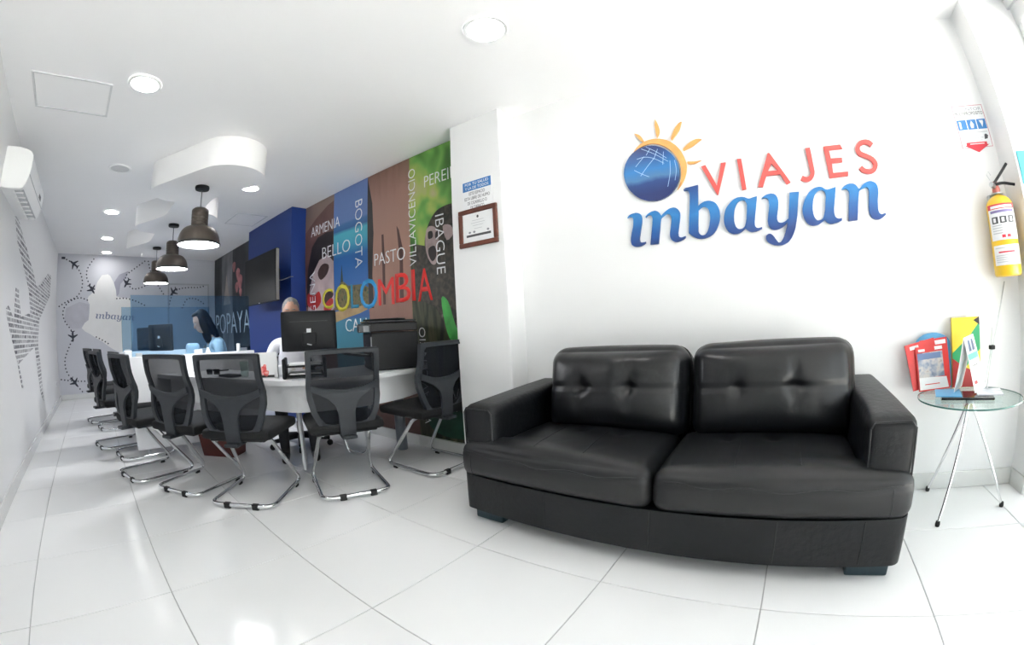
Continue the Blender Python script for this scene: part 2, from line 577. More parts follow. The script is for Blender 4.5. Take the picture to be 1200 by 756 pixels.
def T(x, y, z):
    return Matrix.Translation((x, y, z))
GLYPH = json.loads('''{"i":[[[0.394,1.573],[0.398,1.58],[0.404,1.586],[0.41,1.59],[0.419,1.593],[0.428,1.595],[0.437,1.596],[0.447,1.597],[0.456,1.596],[0.467,1.592],[0.476,1.586],[0.481,1.576],[0.483,1.564],[0.483,1.557],[0.482,1.549],[0.481,1.541],[0.479,1.531],[0.476,1.52],[0.473,1.509],[0.47,1.498],[0.467,1.485],[0.464,1.473],[0.461,1.462],[0.458,1.452],[0.456,1.442],[0.456,1.431],[0.459,1.423],[0.463,1.419],[0.469,1.417],[0.477,1.417],[0.484,1.417],[0.488,1.418],[0.492,1.419],[0.491,1.41],[0.483,1.406],[0.474,1.402],[0.463,1.398],[0.452,1.396],[0.44,1.396],[0.429,1.397],[0.419,1.4],[0.411,1.406],[0.405,1.413],[0.403,1.423],[0.402,1.431],[0.402,1.44],[0.404,1.45],[0.406,1.459],[0.409,1.47],[0.412,1.481],[0.416,1.492],[0.42,1.505],[0.424,1.517],[0.426,1.528],[0.428,1.539],[0.429,1.548],[0.43,1.559],[0.429,1.568],[0.425,1.573],[0.42,1.576],[0.413,1.577],[0.406,1.577],[0.4,1.575]]],"n":[[[0.505,1.564],[0.511,1.569],[0.518,1.575],[0.527,1.581],[0.539,1.586],[0.548,1.589],[0.558,1.59],[0.567,1.591],[0.578,1.587],[0.587,1.58],[0.593,1.571],[0.598,1.56],[0.603,1.556],[0.61,1.563],[0.617,1.569],[0.625,1.574],[0.634,1.58],[0.644,1.585],[0.653,1.589],[0.663,1.591],[0.672,1.592],[0.681,1.592],[0.692,1.588],[0.701,1.581],[0.707,1.572],[0.711,1.561],[0.712,1.554],[0.712,1.547],[0.711,1.538],[0.709,1.527],[0.706,1.515],[0.703,1.503],[0.699,1.489],[0.696,1.475],[0.693,1.463],[0.691,1.453],[0.689,1.445],[0.689,1.437],[0.689,1.428],[0.692,1.422],[0.699,1.417],[0.707,1.416],[0.715,1.417],[0.721,1.419],[0.726,1.42],[0.73,1.421],[0.728,1.412],[0.722,1.407],[0.714,1.402],[0.706,1.4],[0.698,1.397],[0.689,1.395],[0.678,1.394],[0.668,1.395],[0.659,1.399],[0.651,1.405],[0.645,1.413],[0.641,1.423],[0.64,1.431],[0.64,1.439],[0.641,1.449],[0.644,1.461],[0.648,1.475],[0.651,1.489],[0.654,1.502],[0.657,1.514],[0.659,1.524],[0.659,1.534],[0.658,1.542],[0.656,1.548],[0.652,1.555],[0.647,1.559],[0.641,1.561],[0.634,1.56],[0.624,1.556],[0.614,1.551],[0.605,1.547],[0.599,1.541],[0.596,1.535],[0.593,1.524],[0.59,1.51],[0.587,1.493],[0.583,1.472],[0.578,1.449],[0.573,1.423],[0.568,1.397],[0.519,1.397],[0.523,1.418],[0.527,1.438],[0.531,1.459],[0.535,1.479],[0.539,1.498],[0.543,1.515],[0.545,1.528],[0.547,1.538],[0.548,1.546],[0.547,1.556],[0.544,1.563],[0.538,1.568],[0.531,1.57],[0.524,1.57],[0.517,1.568],[0.512,1.564],[0.508,1.559]]],"b":[[[0.75,1.685],[0.762,1.692],[0.837,1.699],[0.821,1.577],[0.827,1.582],[0.834,1.588],[0.842,1.592],[0.852,1.596],[0.862,1.599],[0.872,1.6],[0.882,1.6],[0.893,1.598],[0.903,1.594],[0.913,1.589],[0.921,1.582],[0.927,1.573],[0.932,1.562],[0.935,1.55],[0.937,1.537],[0.937,1.523],[0.937,1.509],[0.935,1.496],[0.932,1.483],[0.928,1.471],[0.922,1.458],[0.915,1.445],[0.907,1.433],[0.898,1.423],[0.889,1.414],[0.878,1.407],[0.866,1.401],[0.853,1.397],[0.841,1.394],[0.829,1.393],[0.816,1.394],[0.805,1.396],[0.795,1.399],[0.785,1.404],[0.776,1.41],[0.767,1.417],[0.758,1.425],[0.75,1.433],[0.755,1.467],[0.76,1.5],[0.765,1.534],[0.771,1.57],[0.776,1.607],[0.78,1.635],[0.782,1.65],[0.782,1.657],[0.781,1.662],[0.779,1.669],[0.775,1.674],[0.771,1.677],[0.765,1.678],[0.759,1.678],[0.752,1.677]],[[0.82,1.554],[0.818,1.537],[0.815,1.519],[0.812,1.501],[0.809,1.48],[0.807,1.458],[0.805,1.441],[0.807,1.429],[0.811,1.423],[0.817,1.416],[0.825,1.412],[0.834,1.412],[0.843,1.415],[0.849,1.421],[0.856,1.429],[0.861,1.439],[0.867,1.451],[0.872,1.465],[0.875,1.477],[0.878,1.488],[0.88,1.497],[0.881,1.507],[0.882,1.519],[0.881,1.532],[0.88,1.543],[0.876,1.554],[0.87,1.562],[0.862,1.567],[0.852,1.57],[0.843,1.568],[0.834,1.565],[0.827,1.56]]],"a":[[[1.155,1.586],[1.148,1.585],[1.14,1.584],[1.132,1.583],[1.124,1.581],[1.115,1.579],[1.107,1.579],[1.097,1.583],[1.088,1.589],[1.081,1.591],[1.074,1.593],[1.066,1.594],[1.057,1.594],[1.048,1.594],[1.038,1.591],[1.027,1.587],[1.016,1.581],[1.005,1.573],[0.994,1.563],[0.983,1.552],[0.974,1.54],[0.967,1.526],[0.962,1.511],[0.958,1.497],[0.956,1.483],[0.955,1.47],[0.956,1.457],[0.958,1.445],[0.962,1.433],[0.967,1.423],[0.972,1.415],[0.979,1.409],[0.987,1.404],[0.994,1.4],[1.002,1.398],[1.011,1.397],[1.02,1.397],[1.03,1.399],[1.039,1.402],[1.049,1.407],[1.059,1.414],[1.069,1.421],[1.074,1.414],[1.08,1.407],[1.087,1.402],[1.096,1.398],[1.103,1.397],[1.11,1.397],[1.118,1.397],[1.126,1.398],[1.134,1.4],[1.141,1.402],[1.149,1.405],[1.157,1.408],[1.16,1.417],[1.154,1.417],[1.148,1.416],[1.14,1.415],[1.133,1.416],[1.128,1.419],[1.124,1.424],[1.122,1.43],[1.122,1.441],[1.123,1.453],[1.127,1.469],[1.13,1.484],[1.134,1.499],[1.138,1.515],[1.142,1.532],[1.146,1.549],[1.151,1.567]],[[1.08,1.573],[1.086,1.569],[1.089,1.564],[1.092,1.556],[1.093,1.543],[1.091,1.53],[1.089,1.515],[1.086,1.5],[1.083,1.485],[1.08,1.47],[1.076,1.457],[1.072,1.445],[1.068,1.436],[1.063,1.429],[1.053,1.423],[1.044,1.421],[1.036,1.421],[1.029,1.423],[1.022,1.429],[1.016,1.439],[1.014,1.448],[1.012,1.459],[1.011,1.47],[1.012,1.481],[1.013,1.492],[1.015,1.504],[1.018,1.516],[1.021,1.527],[1.025,1.538],[1.03,1.547],[1.035,1.556],[1.041,1.563],[1.047,1.569],[1.054,1.573],[1.061,1.575],[1.071,1.575]]],"y":[[[1.178,1.569],[1.184,1.575],[1.192,1.58],[1.198,1.583],[1.206,1.586],[1.213,1.588],[1.222,1.589],[1.231,1.59],[1.239,1.589],[1.249,1.586],[1.257,1.58],[1.261,1.574],[1.264,1.567],[1.266,1.56],[1.267,1.552],[1.267,1.544],[1.266,1.535],[1.264,1.525],[1.262,1.514],[1.259,1.502],[1.255,1.49],[1.251,1.476],[1.248,1.465],[1.247,1.456],[1.246,1.449],[1.247,1.443],[1.249,1.436],[1.254,1.431],[1.262,1.428],[1.271,1.428],[1.28,1.43],[1.289,1.434],[1.295,1.437],[1.301,1.442],[1.308,1.446],[1.312,1.467],[1.316,1.488],[1.32,1.509],[1.325,1.533],[1.33,1.557],[1.335,1.582],[1.387,1.58],[1.381,1.558],[1.375,1.535],[1.37,1.513],[1.365,1.491],[1.36,1.468],[1.355,1.448],[1.35,1.429],[1.345,1.413],[1.34,1.397],[1.334,1.382],[1.327,1.369],[1.32,1.357],[1.312,1.345],[1.303,1.335],[1.294,1.326],[1.284,1.32],[1.273,1.316],[1.263,1.313],[1.253,1.311],[1.243,1.311],[1.233,1.311],[1.223,1.313],[1.214,1.315],[1.205,1.319],[1.195,1.324],[1.187,1.33],[1.18,1.336],[1.174,1.345],[1.172,1.353],[1.173,1.362],[1.176,1.37],[1.183,1.375],[1.19,1.378],[1.196,1.378],[1.202,1.376],[1.209,1.371],[1.215,1.363],[1.219,1.357],[1.223,1.349],[1.227,1.343],[1.232,1.334],[1.237,1.327],[1.243,1.326],[1.25,1.328],[1.255,1.333],[1.261,1.34],[1.267,1.348],[1.272,1.356],[1.276,1.366],[1.281,1.375],[1.284,1.384],[1.288,1.393],[1.292,1.402],[1.295,1.411],[1.297,1.419],[1.3,1.428],[1.293,1.421],[1.285,1.414],[1.278,1.409],[1.27,1.404],[1.262,1.401],[1.254,1.398],[1.246,1.396],[1.237,1.395],[1.229,1.395],[1.221,1.396],[1.214,1.399],[1.208,1.402],[1.203,1.407],[1.199,1.413],[1.196,1.42],[1.194,1.428],[1.194,1.437],[1.194,1.447],[1.197,1.459],[1.2,1.472],[1.203,1.485],[1.207,1.498],[1.21,1.511],[1.213,1.523],[1.215,1.534],[1.215,1.544],[1.215,1.552],[1.213,1.56],[1.21,1.565],[1.204,1.569],[1.198,1.571],[1.192,1.571],[1.185,1.57],[1.181,1.569]]],"a2":[[[1.59,1.582],[1.58,1.579],[1.57,1.577],[1.56,1.575],[1.551,1.573],[1.543,1.572],[1.535,1.573],[1.529,1.577],[1.523,1.582],[1.518,1.587],[1.509,1.591],[1.499,1.593],[1.49,1.592],[1.481,1.591],[1.47,1.588],[1.46,1.583],[1.448,1.576],[1.437,1.568],[1.427,1.556],[1.417,1.543],[1.408,1.53],[1.401,1.516],[1.395,1.502],[1.391,1.489],[1.389,1.475],[1.389,1.463],[1.39,1.451],[1.392,1.439],[1.396,1.428],[1.4,1.419],[1.405,1.411],[1.411,1.405],[1.417,1.4],[1.424,1.397],[1.431,1.395],[1.438,1.394],[1.447,1.394],[1.456,1.395],[1.466,1.397],[1.477,1.403],[1.489,1.41],[1.501,1.417],[1.506,1.411],[1.511,1.404],[1.518,1.399],[1.527,1.394],[1.534,1.393],[1.541,1.393],[1.549,1.394],[1.557,1.395],[1.566,1.396],[1.574,1.398],[1.584,1.402],[1.593,1.405],[1.596,1.418],[1.589,1.417],[1.582,1.416],[1.575,1.417],[1.568,1.42],[1.563,1.425],[1.56,1.432],[1.559,1.438],[1.558,1.446],[1.559,1.456],[1.561,1.47],[1.565,1.486],[1.569,1.502],[1.573,1.516],[1.577,1.53],[1.58,1.544],[1.584,1.557],[1.587,1.569]],[[1.5,1.574],[1.51,1.574],[1.517,1.571],[1.523,1.565],[1.527,1.557],[1.528,1.551],[1.528,1.544],[1.527,1.535],[1.524,1.523],[1.52,1.508],[1.517,1.493],[1.514,1.481],[1.511,1.468],[1.507,1.457],[1.503,1.445],[1.498,1.434],[1.492,1.425],[1.483,1.42],[1.474,1.419],[1.466,1.418],[1.459,1.42],[1.455,1.425],[1.451,1.432],[1.448,1.439],[1.446,1.448],[1.445,1.458],[1.445,1.468],[1.445,1.479],[1.447,1.49],[1.449,1.501],[1.452,1.512],[1.455,1.523],[1.459,1.533],[1.464,1.543],[1.469,1.553],[1.475,1.56],[1.483,1.567],[1.492,1.572]]],"n2":[[[1.617,1.563],[1.623,1.57],[1.631,1.576],[1.637,1.58],[1.645,1.584],[1.653,1.587],[1.661,1.589],[1.67,1.59],[1.678,1.589],[1.686,1.588],[1.693,1.585],[1.699,1.581],[1.704,1.574],[1.708,1.566],[1.712,1.558],[1.72,1.559],[1.727,1.566],[1.734,1.573],[1.742,1.578],[1.751,1.583],[1.76,1.587],[1.769,1.59],[1.78,1.591],[1.79,1.59],[1.797,1.587],[1.804,1.583],[1.81,1.578],[1.814,1.573],[1.817,1.566],[1.819,1.559],[1.819,1.551],[1.819,1.542],[1.818,1.533],[1.816,1.521],[1.812,1.509],[1.808,1.496],[1.805,1.482],[1.803,1.468],[1.801,1.455],[1.8,1.445],[1.8,1.436],[1.801,1.429],[1.804,1.422],[1.809,1.417],[1.815,1.415],[1.821,1.416],[1.828,1.418],[1.835,1.421],[1.838,1.412],[1.83,1.406],[1.821,1.4],[1.813,1.396],[1.805,1.393],[1.797,1.391],[1.787,1.391],[1.777,1.393],[1.771,1.396],[1.765,1.4],[1.759,1.405],[1.755,1.412],[1.752,1.419],[1.75,1.427],[1.75,1.437],[1.75,1.447],[1.751,1.46],[1.754,1.474],[1.757,1.49],[1.76,1.505],[1.763,1.519],[1.766,1.532],[1.767,1.542],[1.766,1.552],[1.763,1.557],[1.757,1.56],[1.751,1.561],[1.742,1.559],[1.732,1.556],[1.723,1.552],[1.715,1.546],[1.712,1.541],[1.71,1.535],[1.707,1.525],[1.702,1.508],[1.697,1.487],[1.692,1.465],[1.688,1.443],[1.683,1.421],[1.678,1.398],[1.629,1.398],[1.633,1.423],[1.638,1.448],[1.642,1.471],[1.646,1.489],[1.65,1.504],[1.653,1.517],[1.655,1.528],[1.657,1.537],[1.657,1.545],[1.656,1.553],[1.652,1.559],[1.647,1.563],[1.641,1.565],[1.635,1.565],[1.628,1.564],[1.622,1.564]]],"V":[[[0.871,1.801],[0.897,1.806],[0.944,1.677],[0.988,1.802],[1.015,1.801],[0.943,1.625],[0.937,1.626]]],"I":[[[1.08,1.809],[1.104,1.808],[1.104,1.633],[1.08,1.631]]],"A":[[[1.256,1.814],[1.265,1.814],[1.351,1.636],[1.327,1.628],[1.303,1.687],[1.225,1.69],[1.195,1.631],[1.169,1.635]],[[1.264,1.753],[1.295,1.71],[1.238,1.714]]],"J":[[[1.467,1.81],[1.493,1.81],[1.493,1.767],[1.492,1.725],[1.492,1.693],[1.492,1.677],[1.491,1.674],[1.489,1.664],[1.485,1.655],[1.48,1.648],[1.474,1.641],[1.467,1.635],[1.457,1.631],[1.446,1.628],[1.435,1.628],[1.426,1.63],[1.416,1.635],[1.407,1.64],[1.422,1.663],[1.429,1.658],[1.435,1.654],[1.444,1.652],[1.453,1.654],[1.46,1.659],[1.466,1.667],[1.468,1.669],[1.468,1.684],[1.468,1.718],[1.467,1.764]]],"E":[[[1.568,1.805],[1.662,1.804],[1.669,1.78],[1.594,1.782],[1.594,1.735],[1.656,1.732],[1.653,1.709],[1.594,1.71],[1.591,1.656],[1.674,1.654],[1.669,1.632],[1.567,1.632]]],"S":[[[1.847,1.787],[1.842,1.794],[1.837,1.801],[1.83,1.807],[1.821,1.811],[1.81,1.814],[1.799,1.814],[1.786,1.813],[1.773,1.809],[1.762,1.803],[1.753,1.794],[1.745,1.782],[1.741,1.771],[1.741,1.758],[1.744,1.746],[1.75,1.735],[1.759,1.728],[1.771,1.722],[1.782,1.716],[1.792,1.71],[1.803,1.704],[1.811,1.697],[1.816,1.69],[1.82,1.683],[1.821,1.676],[1.818,1.666],[1.812,1.658],[1.802,1.653],[1.792,1.652],[1.784,1.654],[1.776,1.656],[1.769,1.66],[1.762,1.667],[1.756,1.676],[1.737,1.661],[1.742,1.653],[1.747,1.646],[1.754,1.64],[1.765,1.635],[1.777,1.631],[1.789,1.63],[1.802,1.631],[1.816,1.635],[1.827,1.641],[1.836,1.652],[1.843,1.665],[1.846,1.678],[1.844,1.69],[1.838,1.702],[1.83,1.713],[1.82,1.722],[1.808,1.729],[1.797,1.736],[1.787,1.741],[1.777,1.746],[1.77,1.751],[1.765,1.76],[1.765,1.769],[1.769,1.778],[1.776,1.785],[1.786,1.789],[1.797,1.791],[1.806,1.79],[1.815,1.786],[1.821,1.779],[1.827,1.771]]],"sun":[[[0.481,1.971],[0.492,1.983],[0.502,1.994],[0.515,2.004],[0.531,2.013],[0.549,2.021],[0.568,2.026],[0.589,2.028],[0.612,2.028],[0.634,2.025],[0.655,2.02],[0.676,2.012],[0.695,2.003],[0.713,1.99],[0.729,1.975],[0.744,1.959],[0.756,1.942],[0.766,1.924],[0.774,1.904],[0.781,1.883],[0.786,1.86],[0.789,1.839],[0.788,1.82],[0.785,1.802],[0.781,1.785],[0.774,1.768],[0.766,1.751],[0.756,1.735],[0.744,1.72],[0.729,1.705],[0.715,1.69],[0.724,1.706],[0.732,1.722],[0.74,1.738],[0.745,1.755],[0.749,1.773],[0.752,1.791],[0.754,1.807],[0.754,1.822],[0.752,1.838],[0.749,1.855],[0.744,1.872],[0.737,1.889],[0.728,1.906],[0.717,1.924],[0.705,1.94],[0.691,1.954],[0.675,1.967],[0.659,1.978],[0.642,1.988],[0.624,1.995],[0.605,2.0],[0.586,2.002],[0.566,2.001],[0.547,1.998],[0.531,1.994],[0.516,1.987],[0.503,1.981],[0.491,1.976]]],"globe":[[[0.742,1.784],[0.736,1.759],[0.726,1.735],[0.713,1.713],[0.697,1.694],[0.678,1.677],[0.656,1.664],[0.633,1.655],[0.608,1.649],[0.582,1.647],[0.556,1.65],[0.53,1.656],[0.505,1.667],[0.481,1.681],[0.46,1.699],[0.442,1.72],[0.426,1.743],[0.415,1.769],[0.407,1.796],[0.404,1.823],[0.405,1.851],[0.411,1.878],[0.421,1.903],[0.435,1.926],[0.452,1.946],[0.473,1.963],[0.496,1.976],[0.521,1.986],[0.548,1.99],[0.575,1.991],[0.602,1.987],[0.628,1.979],[0.652,1.967],[0.675,1.951],[0.695,1.932],[0.712,1.911],[0.725,1.887],[0.735,1.862],[0.741,1.836],[0.744,1.81]]],"ray0":[[[0.502,2.092],[0.514,2.086],[0.527,2.079],[0.537,2.07],[0.545,2.056],[0.551,2.039],[0.557,2.022],[0.546,2.026],[0.536,2.034],[0.526,2.049],[0.517,2.066],[0.51,2.08]]],"ray1":[[[0.647,2.152],[0.652,2.137],[0.656,2.122],[0.659,2.107],[0.661,2.092],[0.662,2.078],[0.66,2.064],[0.655,2.052],[0.647,2.041],[0.639,2.031],[0.638,2.047],[0.638,2.062],[0.638,2.078],[0.638,2.093],[0.638,2.108],[0.639,2.121],[0.643,2.137]]],"ray2":[[[0.803,2.098],[0.796,2.08],[0.788,2.062],[0.778,2.045],[0.762,2.028],[0.744,2.011],[0.726,1.994],[0.723,2.0],[0.724,2.011],[0.731,2.025],[0.742,2.043],[0.752,2.059],[0.762,2.072],[0.773,2.082],[0.782,2.09],[0.793,2.096]]],"ray3":[[[0.901,1.964],[0.881,1.953],[0.861,1.942],[0.841,1.932],[0.822,1.926],[0.803,1.921],[0.784,1.916],[0.782,1.921],[0.786,1.929],[0.798,1.938],[0.814,1.95],[0.83,1.959],[0.845,1.965],[0.858,1.969],[0.871,1.971],[0.887,1.969]]],"ray4":[[[0.878,1.839],[0.862,1.834],[0.846,1.829],[0.832,1.827],[0.815,1.828],[0.8,1.832],[0.795,1.84],[0.796,1.845],[0.805,1.845],[0.819,1.842],[0.834,1.84],[0.848,1.839],[0.863,1.839]]],"lines":[[[0.535,1.979],[0.577,1.953],[0.628,1.917],[0.685,1.868]],[[0.565,1.985],[0.624,1.942],[0.68,1.889]],[[0.498,1.92],[0.548,1.926],[0.602,1.906],[0.66,1.861]],[[0.667,1.933],[0.651,1.855]],[[0.634,1.957],[0.601,1.898]],[[0.587,1.967],[0.558,1.932]],[[0.544,1.927],[0.484,1.874]],[[0.602,1.902],[0.546,1.852],[0.508,1.811]],[[0.473,1.855],[0.518,1.821],[0.559,1.797]],[[0.697,1.87],[0.69,1.799],[0.663,1.718]],[[0.724,1.868],[0.729,1.808],[0.71,1.748]]]}''')

# ---------------------------------------------------------------- shared materials
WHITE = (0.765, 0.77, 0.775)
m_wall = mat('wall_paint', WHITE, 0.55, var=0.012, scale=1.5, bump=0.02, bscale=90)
m_ceil = mat('ceiling_paint', (0.89, 0.89, 0.895), 0.7, var=0.01, scale=1.2)  # lightened, and wall paint darkened, to imitate extra bounced light on the ceiling
m_far = mat('far_wall_print_grey', (0.57, 0.58, 0.625), 0.6, var=0.05, scale=0.9)
m_tile = mat('porcelain_tile', (0.78, 0.785, 0.79), 0.13, var=0.02, scale=1.3, spec=0.08)
m_grout = mat('tile_grout', (0.42, 0.42, 0.42), 0.8, var=0.08, scale=20)
m_skirt = mat('skirting_tile', (0.66, 0.67, 0.66), 0.2, var=0.03, scale=3)
m_white = mat('white_lacquer', (0.80, 0.81, 0.83), 0.3, var=0.01, scale=3)
m_plastic_w = mat('white_plastic', (0.82, 0.83, 0.83), 0.35, var=0.01, scale=3)
m_blue = mat('royal_blue_paint', (0.006, 0.036, 0.21), 0.5, var=0.03, scale=2, bump=0.02, bscale=90)
m_black = mat('black_plastic', (0.009, 0.010, 0.012), 0.5, spec=0.3, var=0.1, scale=30)
m_black_gloss = mat('black_gloss', (0.008, 0.009, 0.011), 0.12, var=0.05, scale=20)
m_rubber = mat('black_rubber', (0.015, 0.015, 0.015), 0.7, var=0.1, scale=30)
m_chrome = mat('chrome', (0.78, 0.79, 0.80), 0.09, 1.0, var=0.02, scale=15)
m_steel = mat('brushed_steel', (0.52, 0.54, 0.56), 0.28, 1.0, var=0.06, scale=20)
m_alu = mat('shopfront_aluminium', (0.72, 0.73, 0.74), 0.35, 0.6, var=0.03, scale=6)
m_chairframe = mat('chair_grey_plastic', (0.026, 0.030, 0.036), 0.5, spec=0.35, var=0.08, scale=25, bump=0.03, bscale=220)
m_seat = mat('chair_black_fabric', (0.0045, 0.005, 0.0062), 0.9, var=0.2, scale=140, bump=0.2, bscale=420)
m_net = mesh_fabric('chair_mesh', (0.014, 0.016, 0.020), 0.115)
m_leather = mat('black_leather', (0.0034, 0.0042, 0.0056), 0.42, var=0.22, scale=5, bump=0.22, bscale=38, spec=0.38)
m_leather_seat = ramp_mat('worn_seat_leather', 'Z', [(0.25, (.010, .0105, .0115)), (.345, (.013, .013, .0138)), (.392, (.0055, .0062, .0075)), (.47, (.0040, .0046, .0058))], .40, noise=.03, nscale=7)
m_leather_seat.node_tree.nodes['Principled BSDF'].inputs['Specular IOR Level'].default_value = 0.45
m_leather_back = mat('black_leather_glossy', (0.0034, 0.0041, 0.0054), 0.30, var=0.2, scale=5, bump=0.18, bscale=20, spec=0.5)
m_leather_seam = mat('leather_seam', (0.009, 0.010, 0.012), 0.45, var=0.1, scale=30)
m_foot = mat('sofa_foot_teal_black', (0.020, 0.045, 0.058), 0.4, var=0.1, scale=12)
m_paper = mat('white_paper', (0.78, 0.79, 0.80), 0.6, var=0.015, scale=12)
m_letter = mat('white_vinyl_letter', (0.72, 0.73, 0.75), 0.5, var=0.02, scale=10)
m_glass_blue = glass('blue_tinted_glass', (0.68, 0.80, 0.885), film=(0.03, 0.09, 0.22))
m_glass = glass('clear_glass', (0.97, 0.985, 0.98))
m_glass_table = glass('table_glass', (0.90, 0.965, 0.945))
m_glass_edge = mat('glass_edge_green', (0.05, 0.16, 0.14), 0.1, var=0.1, scale=10)
m_lamp = mat('lamp_diffuser', (0.9, 0.9, 0.9), 0.5, var=0, emit=(1.0, 0.98, 0.96), estr=20.0)
m_lamp_in = mat('pendant_glow', (0.9, 0.9, 0.9), 0.5, var=0, emit=(0.97, 0.98, 1.0), estr=24.0)
m_bronze = mat('pendant_bronze', (0.088, 0.072, 0.060), 0.38, 0.35, var=0.08, scale=14)

CEIL = 2.486
XF, XS = -7.60, 2.90       # far wall, shopfront
YL, YB = -1.48, 1.657      # left wall, back (sofa and mural) wall

# ---------------------------------------------------------------- the room shell
floor = struct('floor', box(XF - .1, XS + .15, YL - .1, YB + .1, -.08, -0.004), m_grout)
G_ = .0022
tile_cache = {}
for i in range(-13, 5):
    for j in range(-3, 3):
        x0, x1 = max(XF, i * .6 + G_), min(XS + .1, (i + 1) * .6 - G_)
        y0, y1 = max(YL, j * .6 + G_), min(YB, (j + 1) * .6 - G_)
        if x1 - x0 < .02 or y1 - y0 < .02:
            continue
        key = (round(x1 - x0, 3), round(y1 - y0, 3))
        cx, cy = (x0 + x1) / 2, (y0 + y1) / 2
        if key in tile_cache:
            o = bpy.data.objects.new('tile', tile_cache[key])
            COL.objects.link(o)
            o.parent = floor
        else:
            o = obj('tile', box(-key[0] / 2, key[0] / 2, -key[1] / 2, key[1] / 2, -.010, 0, .0012, 1), m_tile, floor)
            tile_cache[key] = o.data
        o.location = (cx, cy, random.uniform(-.0003, .0003))

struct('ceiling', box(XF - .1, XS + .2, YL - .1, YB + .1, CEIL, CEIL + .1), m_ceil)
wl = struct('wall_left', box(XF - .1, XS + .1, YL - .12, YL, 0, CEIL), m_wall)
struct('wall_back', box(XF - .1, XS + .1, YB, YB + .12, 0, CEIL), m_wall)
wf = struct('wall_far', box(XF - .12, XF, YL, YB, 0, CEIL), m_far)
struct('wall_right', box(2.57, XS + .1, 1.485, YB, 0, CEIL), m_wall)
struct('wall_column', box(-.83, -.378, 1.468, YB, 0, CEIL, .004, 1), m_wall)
struct('wall_blue', box(-4.93, -3.41, 1.44, YB, 0, CEIL, .004, 1), m_blue)

def skirting(name, runs):
    root = None
    for (x0, x1, y0, y1) in runs:
        horizontal = (x1 - x0) > (y1 - y0)
        L = (x1 - x0) if horizontal else (y1 - y0)
        n = max(1, round(L / .6))
        for k in range(n):
            a, b = k / n * L + .001, (k + 1) / n * L - .001
            bm = box(x0 + a, x0 + b, y0, y1, 0.001, .088, .0015, 1) if horizontal else box(x0, x1, y0 + a, y0 + b, 0.001, .088, .0015, 1)
            if root is None:
                root = struct(name, bm, m_skirt)
            else:
                obj('tile', bm, m_skirt, root)
skirting('baseboard_back', [(-.376, 2.568, YB - .012, YB), (-.842, -.368, 1.456, 1.468)])
skirting('baseboard_mural', [(-3.408, -.845, 1.618, 1.634), (XF, -4.94, 1.618, 1.634)])
skirting('baseboard_left', [(XF, XS, YL, YL + .012)])
skirting('baseboard_far', [(XF, XF + .012, YL + .014, YB - .06)])
skirting('baseboard_right', [(2.558, 2.57, 1.487, YB - .014)])

# shopfront: glazing that lets the daylight in
sf = struct('window_1', box(XS - .03, XS + .03, YL, 1.485, 2.30, 2.40), m_alu)
for k, y in enumerate((YL + .03, -.5, .48, 1.455)):
    obj('mullion', box(XS - .03, XS + .03, y - .025, y + .025, 0, 2.30, .003, 1), m_alu, sf)
for k, (a, b) in enumerate(((YL + .055, -.525), (-.475, .455), (.505, 1.43))):
    obj('pane', box(XS - .004, XS + .004, a, b, .045, 2.30), m_glass, sf)
    obj('bottom_rail', box(XS - .025, XS + .025, a, b, 0, .045), m_alu, sf)
struct('wall_front', box(XS - .05, XS + .1, YL, 1.485, 2.40, CEIL), m_wall)
m_pave = mat('pavement', (0.52, 0.51, 0.49), 0.8, var=0.08, scale=3)
st = struct('pavement', box(XS + .15, 14, -12, 14, -.16, -.02), m_pave)
tq = obj('notice_board', box(2.583, 2.72, 1.477, 1.4845, 1.47, 1.63, .002), mat('turquoise_sign', (0.10, 0.55, 0.66), 0.4, var=0.03))
tag(tq, 'turquoise notice on the wall end, cut by the photo edge above the extinguisher', 'sign')

# far door
dr = struct('door_1', box(XF + .001, XF + .02, .675, 1.484, 0.0, 1.99), m_far)
for a in ((.655, .685, 0, 2.01), (1.474, 1.504, 0, 2.01), (.655, 1.504, 1.98, 2.01)):
    obj('door_frame', box(XF + .001, XF + .03, *a), mat('door_frame_grey', (0.42, 0.43, 0.46), 0.5), dr)
obj('door_handle', tube([(XF + .02, .76, 1.0), (XF + .06, .76, 1.0), (XF + .06, .86, 1.0)], .009), m_steel, dr)

# ---------------------------------------------------------------- ceiling fittings
def downlight(x, y, r, lit, label):
    t = thing('ceiling_downlight', label, 'ceiling light', (x, y, CEIL), 0, 'round recessed ceiling lights')
    obj('trim_ring', lathe([(r * .84, -.001), (r * .84, -.010), (r, -.012), (r * 1.04, -.004), (r * 1.05, -.0005)], 40), m_plastic_w, t, smooth=True)
    obj('diffuser', lathe([(0, -.006), (r * .84, -.006), (r * .84, -.001)], 40), m_lamp if lit else mat('grey_diffuser', (0.60, 0.61, 0.62), 0.5), t)
    return t
downlight(.107, .732, .112, True, 'large lit round downlight high over the middle of the room, near the sofa wall')
downlight(-1.423, -.585, .105, True, 'lit round downlight beside the ceiling hatch in front of the air conditioner')
downlight(-2.962, -.592, .105, False, 'unlit grey round ceiling light left of the rounded soffit')
downlight(-4.496, -.588, .105, True, 'lit round downlight behind the unlit one, left of the soffit')
downlight(-6.056, -.588, .105, True, 'second lit round downlight from the far wall')
downlight(-7.25, -.566, .105, True, 'lit round downlight closest to the far map wall')
downlight(-2.994, .745, .105, True, 'lit round downlight peeping out under the right end of the soffit')

